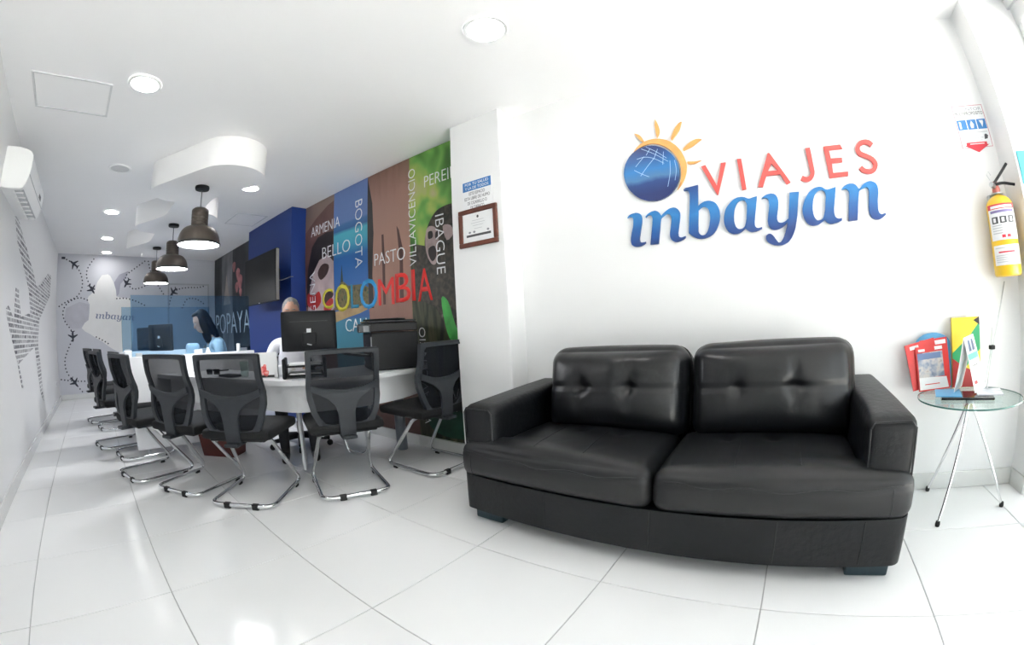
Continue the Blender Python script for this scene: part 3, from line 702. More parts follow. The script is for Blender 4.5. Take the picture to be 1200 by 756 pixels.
def hatch(x0, x1, y0, y1, label):
    t = thing('ceiling_hatch', label, 'hatch', ((x0 + x1) / 2, (y0 + y1) / 2, CEIL))
    hx, hy = (x1 - x0) / 2, (y1 - y0) / 2
    m_h = mat('hatch_frame', (0.66, 0.67, 0.68), 0.5)
    b = B()
    for a in ((-hx, hx, -hy, -hy + .014), (-hx, hx, hy - .014, hy), (-hx, -hx + .014, -hy + .014, hy - .014), (hx - .014, hx, -hy + .014, hy - .014)):
        box(*a, -.007, -.0005, 0, 1, b)
    obj('frame', b, m_h, t)
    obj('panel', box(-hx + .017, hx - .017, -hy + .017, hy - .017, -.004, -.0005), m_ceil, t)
hatch(-1.965, -1.51, -1.30, -.78, 'square ceiling access hatch above the air conditioner')
hatch(-4.54, -3.96, .935, 1.35, 'square ceiling hatch outline beside the blue column')

# cloud-shaped soffit: three slanting rounded lobes on one spine
def fillet(a, b_, c, n=7):
    return [tuple((1 - t) ** 2 * a + 2 * t * (1 - t) * b_ + t * t * c) for t in [k / n for k in range(n + 1)]]
def soffit_outline():
    pts, SP, r = [], 1.42, .28
    nv = Vector((.47, -.88)).normalized()
    for k in range(3):                       # right-hand side, going away from the shopfront
        A, Bc = Vector((-2.75 - SP * k, -.02)), Vector((-2.15 - SP * k, .28))
        a0 = math.atan2(nv.y, nv.x) if k == 0 else math.asin(.02 / r)
        a1 = math.atan2(-nv.y, -nv.x)
        for q in range(15):
            a = a0 + (a1 - a0) * q / 14
            pts.append((Bc.x + r * math.cos(a), Bc.y + r * math.sin(a)))
        d = (A - Bc).normalized()
        e = Bc - nv * r
        tt = (.30 - e.y) / d.y
        p = e + d * tt
        pts += fillet(e + d * (tt - .14), p, Vector((p.x - .14, .30)))
    pts.append((-6.2, .30))
    pts.append((-6.2, -.02))
    for k in (2, 1, 0):                      # left-hand side, coming back
        A, Bc = Vector((-2.75 - SP * k, -.02)), Vector((-2.15 - SP * k, .28))
        pts.append((A.x - r - .03, -.022))
        for q in range(13):
            a = math.pi + (math.atan2(nv.y, nv.x) + 2 * math.pi - math.pi) * q / 12
            pts.append((A.x + r * math.cos(a), A.y + r * math.sin(a)))
        if k:
            e = A + nv * r
            d = (Bc - A).normalized()
            tt = (-.02 - e.y) / d.y
            p = e + d * tt
            pts += fillet(e + d * (tt - .17), p, Vector((p.x + .16, -.02)))
    return pts
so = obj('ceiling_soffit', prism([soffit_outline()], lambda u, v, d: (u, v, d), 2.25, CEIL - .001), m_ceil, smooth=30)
tag(so, 'white dropped plaster soffit with rounded cloud-like lobes holding the pendant lamps', 'soffit')

def pendant():
    t = thing('pendant_lamp', 'bronze dome pendant lamp, the largest and closest of the three', 'pendant lamp', (-2.48, .12, 0), 0, 'bronze dome pendants in a row')
    obj('ceiling_rose', lathe([(0, 2.249), (.062, 2.249), (.064, 2.235), (.060, 2.220), (.012, 2.216), (0, 2.216)], 32), m_black, t, smooth=True)
    obj('cord', tube([(0, 0, 2.22), (0, 0, 2.05)], .0045, 8), mat('grey_cord', (0.08, 0.08, 0.085), 0.5), t, smooth=True)
    neck = [(0, 2.062), (.05, 2.060), (.070, 2.046)]
    for q in range(5):
        z = 2.035 - q * .026
        neck += [(.074, z), (.074, z - .018), (.071, z - .021), (.071, z - .024)]
    neck += [(.077, 1.900)]
    obj('neck', lathe(neck, 40), m_bronze, t, smooth=True)
    dome = []
    for q in range(15):
        a = q / 14 * math.pi / 2
        dome.append((.077 + (.182 - .077) * math.sin(a) ** .9, 1.765 + .135 * math.cos(a)))
    dome += [(.184, 1.752), (.180, 1.748)]
    sh = obj('shade', lathe(dome, 48), m_bronze, t, smooth=True)
    obj('rim', lathe([(.1835, 1.768), (.1875, 1.762), (.1875, 1.748), (.178, 1.746), (.178, 1.752)], 48), mat('pendant_rim_black', (0.02, 0.02, 0.02), 0.3), sh, smooth=True)
    obj('diffuser', lathe([(0, 1.757), (.09, 1.756), (.178, 1.754)], 48), m_lamp_in, t)
    return t
p0 = pendant()
dup(p0, (-3.90, .13, 0), 0, 'middle bronze dome pendant of the three, half hidden behind the largest')
dup(p0, (-5.32, .13, 0), 0, 'smallest and farthest of the three dome pendants, in front of the map wall')

# ---------------------------------------------------------------- air conditioner on the left wall
ac = thing('air_conditioner', 'white wall-mounted split air conditioner high on the left wall', 'air conditioner', (-2.65, YL, 2.0))
prof = [(0, 0), (.06, -.005), (.165, .0), (.195, .07), (.208, .15), (.205, .235), (.16, .272), (.09, .285), (0, .28)]
ac_prof = [(0, 0), (.06, -.005), (.150, -.002), (.168, .006), (.182, .030), (.195, .07), (.204, .11), (.208, .15), (.208, .20), (.203, .24), (.190, .258), (.16, .272), (.12, .280), (.09, .284), (0, .284)]
obj('casing', prism([ac_prof], lambda u, v, d: (d, u, v), -.45, .45), m_plastic_w, ac, smooth=30)
m_acg = mat('ac_grille_grey', (0.42, 0.44, 0.46), 0.4)
lv = obj('louvre', prism([[(.10, -.004), (.168, .006), (.172, .002), (.104, -.010)]], lambda u, v, d: (d, u, v), -.40, .40), m_acg, ac)
for k in range(7):
    obj('vane', box(-.36 + k * .12, -.345 + k * .12, .09, .165, -.012, -.004), m_plastic_w, lv)
obj('seam_line', tube([(-.449, .204, .10), (.449, .204, .10)], .0025, 6), m_acg, ac)
obj('display', box(-.30, -.18, .2055, .2085, .12, .155), mat('ac_display', (0.09, 0.10, 0.11), 0.2), ac)
obj('end_cap', prism([[(u * .97 + .003, v * .96 + .004) for u, v in ac_prof]], lambda u, v, d: (d, u, v), .450, .454), m_plastic_w, ac)

# ---------------------------------------------------------------- decal aeroplane made of words, on the left wall
plane_pts = [(-2.945, 1.99), (-3.088, 2.013), (-3.607, 1.92), (-4.415, 1.73), (-4.726, 1.622), (-5.175, 1.686), (-6.045, 1.943), (-6.513, 1.961), (-6.37, 1.645), (-5.053, 1.257), (-4.842, .982), (-5.012, .706), (-5.005, .31), (-4.816, .383), (-4.555, .953), (-3.35, .822), (-3.525, .594), (-3.429, .616), (-3.279, .849), (-2.847, 1.195), (-2.808, 1.258), (-2.911, 1.287), (-3.198, 1.186), (-3.257, 1.456), (-3.423, 1.46), (-3.564, 1.226), (-4.245, 1.301), (-4.109, 1.513), (-3.623, 1.706), (-3.229, 1.821)]
pl = obj('wall_decal', prism([plane_pts], wall_y_left(YL), .0005, .0025), words_mat('word_print', (0.10, 0.10, 0.12), WHITE, .043))
tag(pl, 'aeroplane silhouette made of tiny grey printed words on the left wall', 'wall decal')
so_ = thing('wall_socket', 'small white socket low on the left wall near the far corner', 'socket', (-6.9, YL, .34))
obj('plate', box(-.06, .06, 0, .008, -.04, .04, .003, 1), m_plastic_w, so_)
obj('insert', box(-.035, .035, .008, .010, -.022, .022), mat('socket_insert', (0.6, 0.6, 0.62), 0.4), so_)

# ---------------------------------------------------------------- the sofa-wall logo: raised letters, globe and sun
m_red = mat('coral_letter', (0.66, 0.095, 0.085), 0.45, var=0.02)
m_sun = mat('orange_sun', (0.74, 0.36, 0.11), 0.45, var=0.12, scale=9)
m_script = ramp_mat('script_blue', 'Z', [(1.40, (.018, .052, .20)), (1.47, (.020, .105, .32)), (1.56, (.028, .20, .49)), (1.63, (.022, .115, .34)), (1.70, (.018, .052, .20))], .35, noise=.10, nscale=7)
m_globe = ramp_mat('globe_blue', 'Z', [(1.69, (.020, .034, .14)), (1.76, (.022, .06, .20)), (1.79, (.07, .19, .38)), (1.84, (.028, .19, .48)), (1.90, (.022, .10, .30)), (1.97, (.018, .04, .15))], .3, noise=.05, nscale=9)
m_grid = mat('globe_grid_line', (0.42, 0.60, 0.82), 0.4)
logo = thing('wall_logo', 'raised company logo of coral and blue letters with globe and orange sun above the sofa', 'logo', (0, 0, 0))
WF = wall_y(YB)
for key in ('V', 'I', 'A', 'J', 'E', 'S'):
    obj('letter', prism(GLYPH[key], WF, .002, .017), m_red, logo)
for key in ('i', 'n', 'b', 'a', 'y', 'a2', 'n2'):
    obj('letter', prism(GLYPH[key], WF, .002, .017), m_script, logo)
obj('sun', prism(GLYPH['sun'], WF, .002, .015), m_sun, logo)
for k in range(5):
    obj('sun_ray', prism(GLYPH['ray%d' % k], WF, .002, .015), m_sun, logo)
gl = obj('globe', prism(GLYPH['globe'], WF, .002, .019), m_globe, logo)
b = B()
for l in GLYPH['lines']:
    q = [tuple(p) for p in rounded([(x, z, 0) for x, z in l], .03, 3)]
    prism([ribbon(q, .0026)], WF, .0185, .0200, b)
obj('meridian', b, m_grid, gl)

# ---------------------------------------------------------------- mural on the back wall, four printed panels
mural = thing('wall_mural', 'large colourful printed mural with city names, behind the printer and the man', 'mural', (0, 0, 0))
MY = 1.632
MF = wall_y(MY)
m_p1 = ramp_mat('mural_brown_skin', 'Z', [(0, (.05, .02, .02)), (.9, (.10, .04, .03)), (1.5, (.17, .09, .07)), (2.1, (.20, .12, .10)), (2.5, (.26, .19, .155))], .5, .25, 2.5)
m_p2 = ramp_mat('mural_sea_sky', 'Z', [(0, (.02, .08, .13)), (.8, (.03, .16, .22)), (1.1, (.03, .18, .28)), (1.13, (.02, .10, .30)), (1.75, (.02, .12, .36)), (1.88, (.05, .33, .47)), (2.0, (.06, .40, .50)), (2.04, (.02, .10, .28)), (2.09, (.03, .13, .32)), (2.12, (.10, .18, .40)), (2.5, (.13, .21, .46))], .5, .03, 3, (1, 1, 6))
m_p3 = ramp_mat('mural_hand_skin', 'Z', [(0, (.08, .035, .03)), (1.0, (.22, .115, .085)), (1.7, (.35, .20, .15)), (2.2, (.30, .165, .125)), (2.5, (.20, .105, .075))], .5, .3, 5, (3, 1, .6))
m_p4 = blotch_mat('mural_jungle', [(.03, .09, .015), (.06, .20, .03), (.13, .33, .06), (.33, .42, .09), (.42, .38, .20)], 3.2, .5, (1, 1, .8))
XP = (-3.408, -2.735, -2.10, -1.477, -.832)
for k, mm in enumerate((m_p1, m_p2, m_p3, m_p4)):
    obj('mural_panel', box(XP[k] + .0006, XP[k + 1] - .0006, MY, YB - .001, .089, CEIL - .002), mm, mural)

def art(name, pts, m, d=.0008, sm=3):
    loop = smooth_loop(pts, sm) if sm > 1 else pts
    return obj(name, prism([loop], MF, .0001, d), m, mural)
m_dark = mat('print_dark_brown', (.018, .012, .012), .5, var=.3, scale=6)
m_pale = mat('print_pale_face', (.42, .33, .34), .5, var=.18, scale=6)
m_eye = mat('print_eye_shadow', (.055, .028, .026), .5, var=.35, scale=12)
m_lip = mat('print_red', (.42, .025, .02), .5, var=.25, scale=9)
m_brown2 = mat('print_shaded_brown', (.13, .062, .052), .5, var=.2, scale=5)
art('printed_shape', [(-3.40, 2.17), (-3.13, 2.30), (-2.87, 2.39), (-2.737, 2.41), (-2.737, 2.0), (-3.0, 1.7), (-3.40, 1.5)], m_brown2, .0006, 1)
art('printed_hair', [(-3.40, 1.30), (-3.33, 1.75), (-3.234, 1.971), (-3.09, 2.065), (-2.90, 2.085), (-2.739, 2.07), (-2.739, 1.3), (-3.1, 1.2)], m_dark, .0009, 1)
art('printed_face', [(-3.36, 1.25), (-3.30, 1.48), (-3.22, 1.66), (-3.05, 1.80), (-2.86, 1.83), (-2.739, 1.74), (-2.739, 1.25), (-3.0, 1.1)], m_pale, .0012, 1)
art('printed_eye', [(-3.095, 1.661), (-2.981, 1.743), (-2.84, 1.714), (-2.877, 1.625), (-3.023, 1.572)], m_eye, .0015)
art('printed_nose', [(-2.93, 1.40), (-2.80, 1.45), (-2.75, 1.39), (-2.82, 1.34), (-2.95, 1.30)], m_eye, .0015)
art('printed_lips', [(-2.97, 1.27), (-2.83, 1.35), (-2.76, 1.33), (-2.80, 1.24), (-2.93, 1.20)], m_lip, .0017)
art('printed_cheek', [(-3.37, 1.36), (-3.34, 1.45), (-3.20, 1.41), (-3.07, 1.45), (-3.03, 1.33), (-3.19, 1.25), (-3.34, 1.30)], m_lip, .0017)
art('printed_tower', [(-2.60, 1.50), (-2.575, 1.68), (-2.55, 1.50)], mat('print_olive', (.03, .045, .018), .5, var=.3), .0009, 1)
m_city = blotch_mat('print_old_town', [(.02, .03, .012), (.10, .09, .03), (.16, .12, .05), (.05, .10, .04)], 22, .5)
art('printed_town', [(-2.73, 1.22), (-2.70, 1.40), (-2.58, 1.52), (-2.45, 1.45), (-2.20, 1.44), (-2.101, 1.40), (-2.101, 1.20)], m_city, .0007, 1)
art('printed_wall', [(-2.733, 1.09), (-2.733, 1.20), (-2.40, 1.23), (-2.101, 1.235), (-2.101, 1.20), (-2.25, 1.165), (-2.5, 1.13)], blotch_mat('print_sand', [(.30, .19, .08), (.42, .29, .13)], 9), .0010, 1)
m_gap = mat('print_finger_shadow', (.075, .032, .026), .5, var=.25, scale=8)
art('printed_shadow', [(-2.098, 2.47), (-2.02, 2.2), (-2.00, 1.9), (-2.03, 1.5), (-2.02, 1.2), (-2.098, 1.2)], m_dark, .0006, 1)
art('printed_finger_gap', [(-1.875, 1.86), (-1.845, 1.86), (-1.83, 1.6), (-1.84, 1.22), (-1.875, 1.22), (-1.87, 1.6)], m_gap, .0008, 1)
art('printed_finger_gap', [(-1.655, 1.90), (-1.625, 1.86), (-1.575, 1.68), (-1.585, 1.22), (-1.635, 1.22), (-1.62, 1.6)], m_gap, .0008, 1)
m_mfur = blotch_mat('print_monkey_fur', [(.016, .014, .011), (.04, .034, .024), (.075, .062, .04)], 24, .5)
m_mface = mat('print_monkey_face', (.34, .26, .25), .5, var=.2, scale=12)
m_lowdark = blotch_mat('print_forest_dark', [(.006, .008, .006), (.02, .024, .013), (.055, .06, .03), (.085, .08, .045)], 6, .5, (3, 1, .5))
art('printed_forest', [(-1.475, 1.60), (-1.40, 1.68), (-1.25, 1.55), (-.834, 1.60), (-.834, .09), (-1.475, .09)], m_lowdark, .0005, 1)
art('printed_leaf_light', [(-1.13, 1.22), (-1.06, 1.19), (-1.0, 1.02), (-.95, .9), (-1.04, .88), (-1.10, 1.0)], mat('print_leaf_green', (.05, .33, .06), .5, var=.3, scale=9), .0013)
art('printed_leaf_light', [(-1.33, .36), (-1.15, .42), (-.95, .30), (-.90, .14), (-1.2, .12), (-1.36, .2)], mat('print_deep_green', (.012, .06, .035), .5, var=.4, scale=6), .0008)
art('printed_monkey_body', [(-1.44, 1.70), (-1.30, 1.66), (-1.22, 1.50), (-.95, 1.65), (-.834, 1.80), (-.834, 1.0), (-1.05, .95), (-1.2, 1.15), (-1.42, 1.25)], m_mfur, .0009, 1)
art('printed_monkey_head', [(-.90, 1.925), (-.97, 1.945), (-1.056, 1.945), (-1.148, 1.924), (-1.221, 1.863), (-1.277, 1.772), (-1.297, 1.657), (-1.259, 1.551), (-1.20, 1.47), (-1.0, 1.45), (-.86, 1.6), (-.85, 1.8)], m_mfur, .0012)
art('printed_monkey_face', [(-1.223, 1.812), (-1.165, 1.784), (-1.135, 1.696), (-1.151, 1.60), (-1.167, 1.505), (-1.214, 1.495), (-1.259, 1.551), (-1.284, 1.621), (-1.287, 1.723), (-1.267, 1.795)], m_mface, .0016)
art('printed_monkey_ear', [(-1.085, 1.785), (-.999, 1.775), (-.975, 1.703), (-1.046, 1.665)], m_mface, .0016)
art('printed_monkey_eye', [(-1.25, 1.765), (-1.205, 1.765), (-1.20, 1.715), (-1.25, 1.71)], m_dark, .002)
art('printed_monkey_eye', [(-1.165, 1.75), (-1.14, 1.745), (-1.145, 1.70), (-1.17, 1.70)], m_dark, .002)
art('printed_monkey_muzzle', [(-1.25, 1.63), (-1.18, 1.64), (-1.165, 1.56), (-1.21, 1.52), (-1.25, 1.57)], m_dark, .002)

def word(s, p0, p1, p2, m=m_letter, thin=-.012, root=mural, f=MF):
    return obj('lettering', text_bm(s, f, p0, p1, p2, .0025, thin), m, root)
word('ARMENIA', (-3.256, 2.095), (-2.61, 2.095), (-3.256, 2.218))
word('BELLO', (-2.983, 1.797), (-2.405, 1.797), (-2.983, 1.935))
word('BOGOTA', (-2.313, 2.29), (-2.313, 1.606), (-2.180, 2.29))
word('PASTO', (-1.991, 1.585), (-1.547, 1.585), (-1.991, 1.706))
word('VILLAVICENCIO', (-1.402, 1.515), (-1.402, 2.37), (-1.495, 1.515))
word('PEREIRA', (-1.286, 2.155), (-.836, 2.155), (-1.286, 2.262))
word('IBAGUE', (-1.166, 1.886), (-1.166, 1.409), (-1.064, 1.886))
word('CARTAGENA', (-3.16, .56), (-3.16, 1.69), (-3.305, .56))
word('CALI', (-2.532, .99), (-2.15, .99), (-2.532, 1.124))
word('VILLAVICENCIO', (-1.335, .20), (-1.335, 1.0), (-1.415, .20))
word('VAL', (-1.075, .408), (-.836, .408), (-1.075, .530))
m_yel = mat('print_yellow', (.55, .50, .03), .5)
m_cy = mat('print_cyan_blue', (.03, .30, .62), .5)
m_teal = mat('print_teal', (.02, .22, .36), .5)
m_rd = mat('print_scarlet', (.68, .025, .02), .5)
for s, a, b_, z0, z1, mm in (('C', -3.0, -2.76, 1.245, 1.47, m_yel), ('O', -2.72, -2.43, 1.20, 1.49, m_yel), ('L', -2.41, -2.27, 1.22, 1.47, m_teal), ('O', -2.245, -1.955, 1.20, 1.495, m_cy), ('M', -1.943, -1.71, 1.215, 1.47, m_rd), ('B', -1.69, -1.49, 1.225, 1.49, m_rd), ('I', -1.475, -1.43, 1.225, 1.50, m_rd), ('A', -1.40, -1.225, 1.215, 1.49, m_rd)):
    obj('lettering', text_bm(s, MF, (a, z0), (b_, z0), (a, z1), .003, 0 if s == 'M' else .004), mm, mural)

# second, darker mural beyond the blue column
mural2 = thing('wall_mural', 'dark printed mural with flowers and white lettering between the blue column and the far corner', 'mural', (0, 0, 0))
m_d1 = blotch_mat('mural_night', [(.008, .010, .012), (.018, .022, .025), (.04, .045, .045)], 3, .5, (1, 1, .6))
m_d2 = blotch_mat('mural_grey_street', [(.06, .065, .075), (.14, .14, .15), (.24, .24, .25)], 4, .5, (1, 1, .4))
for a, b_, mm in ((XF + .001, -7.05, m_d1), (-7.049, -6.35, m_d2), (-6.349, -4.935, m_d1)):
    obj('mural_panel', box(a, b_, MY, YB - .001, .089, CEIL - .002), mm, mural2)
def art2(name, pts, m, d=.0015, sm=3):
    return obj(name, prism([smooth_loop(pts, sm) if sm > 1 else pts], MF, .0001, d), m, mural2)
art2('printed_steeple', [(-6.95, 1.55), (-6.80, 1.85), (-6.72, 2.10), (-6.63, 1.85), (-6.45, 1.55)], mat('print_steeple', (.33, .28, .25), .5, var=.15), .0012, 1)
m_fl = mat('print_pink_flower', (.40, .14, .15), .5, var=.3, scale=12)
for cx, cz, r in ((-6.02, 2.02, .10), (-5.90, 1.88, .12), (-6.08, 1.80, .09), (-5.88, 1.70, .07), (-6.25, 2.17, .09)):
    art2('printed_flower', [(cx + r * math.cos(a) * (1 + .25 * math.sin(3 * a)), cz + r * math.sin(a)) for a in [k * math.pi / 5 for k in range(10)]], m_fl)
word('POPAYAN', (-7.50, 1.034), (-5.0, 1.034), (-7.50, 1.425), root=mural2)

# ---------------------------------------------------------------- far wall: printed map with flight paths
fm = thing('wall_map', 'white country map with dotted flight paths printed on the grey far wall', 'wall map', (0, 0, 0))
FX = wall_x(XF)
m_map = mat('map_white', (.80, .80, .79), .6, var=.02)
m_mapshadow = mat('map_grey_relief', (.36, .36, .43), .6, var=.12, scale=2)
m_ink = mat('flight_path_ink', (.03, .032, .05), .6, var=.1)
land = [(-.633, 2.13), (-.52, 2.15), (-.472, 2.12), (-.40, 2.0), (-.36, 1.88), (-.344, 1.756), (-.20, 1.73), (-.105, 1.73), (-.06, 1.60), (-.085, 1.455), (-.02, 1.2), (-.05, .95), (-.137, .691), (-.35, .78), (-.494, .865), (-.62, .96), (-.742, 1.03), (-.85, 1.10), (-.949, 1.15), (-1.011, 1.21), (-.95, 1.30), (-.881, 1.344), (-.86, 1.48), (-.857, 1.616), (-.90, 1.69), (-.879, 1.753), (-.80, 1.82), (-.754, 1.891), (-.72, 2.0)]
obj('land', prism([land], FX, .0012, .004), m_map, fm)
obj('relief', prism([[(-.40, 2.0), (-.30, 2.15), (-.12, 2.22), (-.16, 2.10), (-.27, 1.98), (-.30, 1.80), (-.344, 1.756)]], FX, .0005, .002), m_mapshadow, fm)
obj('relief', prism([[(-1.30, 1.55), (-1.05, 1.66), (-.857, 1.616), (-.881, 1.344), (-1.0, 1.2), (-1.2, 1.2), (-1.33, 1.35)]], FX, .0003, .001), mat('map_lilac', (.49, .49, .545), .6, var=.06), fm)
m_fartext = mat('map_logo_grey_blue', (.22, .26, .36), .6)
gx0, gx1 = .383, 1.83
for key in ('i', 'n', 'b', 'a', 'y', 'a2', 'n2'):
    loops = [[(-.75 + (u - gx0) / (gx1 - gx0) * .74, 1.385 + (v - 1.43) * .42 - (u - gx0) * .030) for u, v in l] for l in GLYPH[key]]
    obj('letter', prism(loops, FX, .004, .007), m_fartext, fm)
paths = [[(-1.37, 2.41), (-1.17, 2.32), (-1.04, 2.18), (-.99, 2.0), (-1.01, 1.85), (-1.11, 1.73), (-1.28, 1.67), (-1.43, 1.58)],
         [(-.80, 2.41), (-.92, 2.24), (-.93, 2.08), (-.84, 1.93), (-.75, 1.87)],
         [(-.90, 1.69), (-1.03, 1.74), (-1.2, 1.69), (-1.32, 1.6), (-1.37, 1.46), (-1.32, 1.31), (-1.2, 1.18), (-1.18, 1.04), (-1.28, .85), (-1.36, .67), (-1.34, .47), (-1.21, .30), (-1.03, .07)],
         [(-1.44, .35), (-1.21, .31), (-.9, .29), (-.6, .33)],
         [(.19, 2.41), (0, 2.27), (-.18, 2.14), (-.17, 2.02), (-.04, 1.88), (.14, 1.92), (.3, 2.0)],
         [(.26, 2.41), (.31, 2.2), (.49, 1.93), (.58, 1.8)],
         [(-.74, 1.05), (-.62, .99), (-.52, .93)],
         [(-.34, 1.72), (-.17, 1.73), (.03, 1.68), (.2, 1.6)]]
door_paths = [[(.78, 1.86), (.92, 1.92), (1.1, 1.94), (1.29, 1.94), (1.44, 1.98)], [(.68, 1.56), (.70, 1.69), (.77, 1.84)], [(.95, 1.55), (1.0, 1.66), (1.06, 1.73), (1.24, 1.73), (1.42, 1.61)]]
def dots(paths, d0, d1):
    b = B()
    for p in paths:
        q = [Vector(v) for v in rounded([(x, y, 0) for x, y in p], .15, 4)]
        acc, step = 0.0, .062
        for a, c in zip(q, q[1:]):
            L = (c - a).length
            while acc < L:
                m = a + (c - a) * (acc / L)
                prism([[(m.x + .014 * math.cos(t * math.pi / 4), m.y + .014 * math.sin(t * math.pi / 4)) for t in range(8)]], FX, d0, d1, b)
                acc += step
            acc -= L
    return b
o = obj('flight_path', dots(paths, .0012, .0045), m_ink, fm)
o['kind'] = 'stuff'
o = obj('flight_path', dots(door_paths, .0205, .0225), m_ink, fm)
o['kind'] = 'stuff'
jet = [(0, .10), (.016, .07), (.018, .03), (.09, -.02), (.09, -.038), (.018, -.015), (.014, -.07), (.04, -.09), (.04, -.10), (0, -.09), (-.04, -.10), (-.04, -.09), (-.014, -.07), (-.018, -.015), (-.09, -.038), (-.09, -.02), (-.018, .03), (-.016, .07)]
for (cy, cz, a, dd) in ((-1.17, 2.31, 55, .003), (-.82, 1.88, 215, .0045), (-.15, 2.0, 150, .003), (-1.18, 1.07, 180, .003), (-1.20, .29, 215, .003), (.77, 1.85, 140, .022)):
    c, s = math.cos(R(a)), math.sin(R(a))
    obj('aeroplane_icon', prism([[(cy + u * c - v * s, cz + u * s + v * c) for u, v in jet]], FX, dd - .0015, dd + .001), m_ink, fm)
obj('path_start', prism([[(-1.41, 2.39), (-1.34, 2.39), (-1.34, 2.43), (-1.41, 2.43)]], FX, .001, .004), m_ink, fm)

# ---------------------------------------------------------------- notices
CF = 1.468
sg = thing('notice_sign', 'white and blue no-smoking notice on the column, above the framed certificate', 'sign', (-.588, CF, 1.885))
SF = lambda u, v, d: (u, -d, v)
obj('plate', box(-.132, .132, -.003, -.0005, -.112, .118), m_paper, sg)
obj('header', box(-.126, .126, -.0036, -.0029, .045, .113), mat('notice_blue', (.03, .17, .45), .4), sg)
m_ink2 = mat('notice_ink', (.06, .065, .07), .5)
for s, z, a in (('POR TU SALUD', .084, .105), ('Y LA DE TODOS', .054, .105)):
    obj('lettering', text_bm(s, SF, (-a, z), (a, z), (-a, z + .021), .0006, 0, .0036), m_paper, sg)
for s, z, a in (('ESTE ESPACIO', .012, .07), ('ESTA LIBRE DE HUMO', -.022, .112), ('DE CIGARRILLO O', -.056, .085), ('DE TABACO', -.090, .06)):
    obj('lettering', text_bm(s, SF, (-a, z), (a, z), (-a, z + .024), .0006, 0, .003), m_ink2, sg)
obj('footer', box(-.115, .115, -.0036, -.0029, -.106, -.100), m_ink2, sg)

fr = thing('framed_certificate', 'certificate in a reddish-brown wooden frame on the column', 'picture frame', (-.587, CF, 1.662))
m_wood = mat('mahogany_frame', (.115, .030, .016), .4, var=.25, scale=14)
hw, hh, bw = .168, .133, .032
for a in ((-hw, hw, hh - bw, hh), (-hw, hw, -hh, -hh + bw), (-hw, -hw + bw, -hh + bw, hh - bw), (hw - bw, hw, -hh + bw, hh - bw)):
    obj('moulding', box(a[0], a[1], -.020, -.001, a[2], a[3], .004, 1), m_wood, fr)
dc = obj('certificate', box(-hw + bw - .002, hw - bw + .002, -.007, -.003, -hh + bw - .002, hh - bw + .002), m_paper, fr)
b = B()
for z, a in ((.048, .05), (.030, .06), (.012, .045), (-.010, .035)):
    box(-a, a, -.0078, -.0069, z - .0016, z + .0016, 0, 1, b)
obj('text_line', b, mat('faint_print', (.50, .51, .54), .6), dc)
obj('crest', prism([[(.009 * math.cos(t * math.pi / 5), .072 + .010 * math.sin(t * math.pi / 5)) for t in range(10)]], SF, .007, .0078), m_ink2, dc)
obj('banner', box(-.105, .108, -.0078, -.0069, -.064, -.048), m_ink2, dc)
for cx in (-.075, -.035, .085):
    obj('seal', prism([[(cx + .011 * math.cos(t * math.pi / 5), -.032 + .008 * math.sin(t * math.pi / 5)) for t in range(10)]], SF, .007, .0078), mat('seal_print', (.25, .26, .29), .6), dc)

es = thing('safety_sign', 'white extinguisher instruction sign with blue pictograms and a red arrow above the yellow extinguisher', 'sign', (2.459, YB, 1.83))
obj('plate', box(-.098, .098, -.0035, -.0005, -.118, .118), m_paper, es)
m_sred = mat('sign_red', (.62, .03, .05), .4)
m_sblue = mat('sign_blue', (.05, .22, .55), .4)
b = B()
for a in ((-.096, .096, .113, .116), (-.096, -.093, -.116, .113), (.093, .096, -.116, .113), (-.096, .096, -.116, -.113)):
    box(a[0], a[1], -.0041, -.0034, a[2], a[3], 0, 1, b)
obj('border', b, mat('sign_border', (.55, .20, .25), .5), es)
obj('lettering', text_bm('EXTINTOR', SF, (-.085, .086), (.085, .086), (-.085, .104), .0006, 0, .0035), mat('sign_grey_text', (.35, .36, .40), .5), es)
obj('lettering', text_bm('MULTIPROPOSITO', SF, (-.088, .062), (.088, .062), (-.088, .081), .0006, 0, .0035), m_ink2, es)
for k in range(3):
    x = -.062 + k * .062
    pc = obj('pictogram', box(x - .028, x + .028, -.0041, -.0034, -.018, .036), m_sblue, es)
    sh = [[(-.018, -.02), (-.006, -.02), (-.004, .015), (-.016, .02)], [(0, .022), (.012, 0), (.006, -.02), (-.01, -.02), (-.012, 0)], [(-.014, .02), (.012, .02), (.012, .008), (.0, -.018), (-.004, 0)]][k]
    obj('figure', prism([[(x + u, .009 + v) for u, v in sh]], SF, .004, .0047), m_paper, pc)
b = B()
for z, a, c in ((-.034, -.085, .085), (-.050, -.085, .035), (-.064, -.085, .05), (-.078, -.075, .04)):
    box(a, c, -.0041, -.0034, z - .0018, z + .0018, 0, 1, b)
obj('text_line', b, mat('faint_print', (.5, .5, .5), .6), es)
obj('pictogram', prism([[(.055, -.075), (.075, -.072), (.082, -.055), (.07, -.045), (.06, -.05)]], SF, .0035, .0042), m_ink2, es)
ar = obj('arrow', prism([[(-.066, -.088), (.062, -.088), (.062, -.103), (.075, -.103), (.0, -.142), (-.078, -.103), (-.066, -.103)]], SF, .0035, .006), m_sred, es)
obj('arrow_text', box(-.045, .045, -.0066, -.0059, -.099, -.095), m_paper, ar)

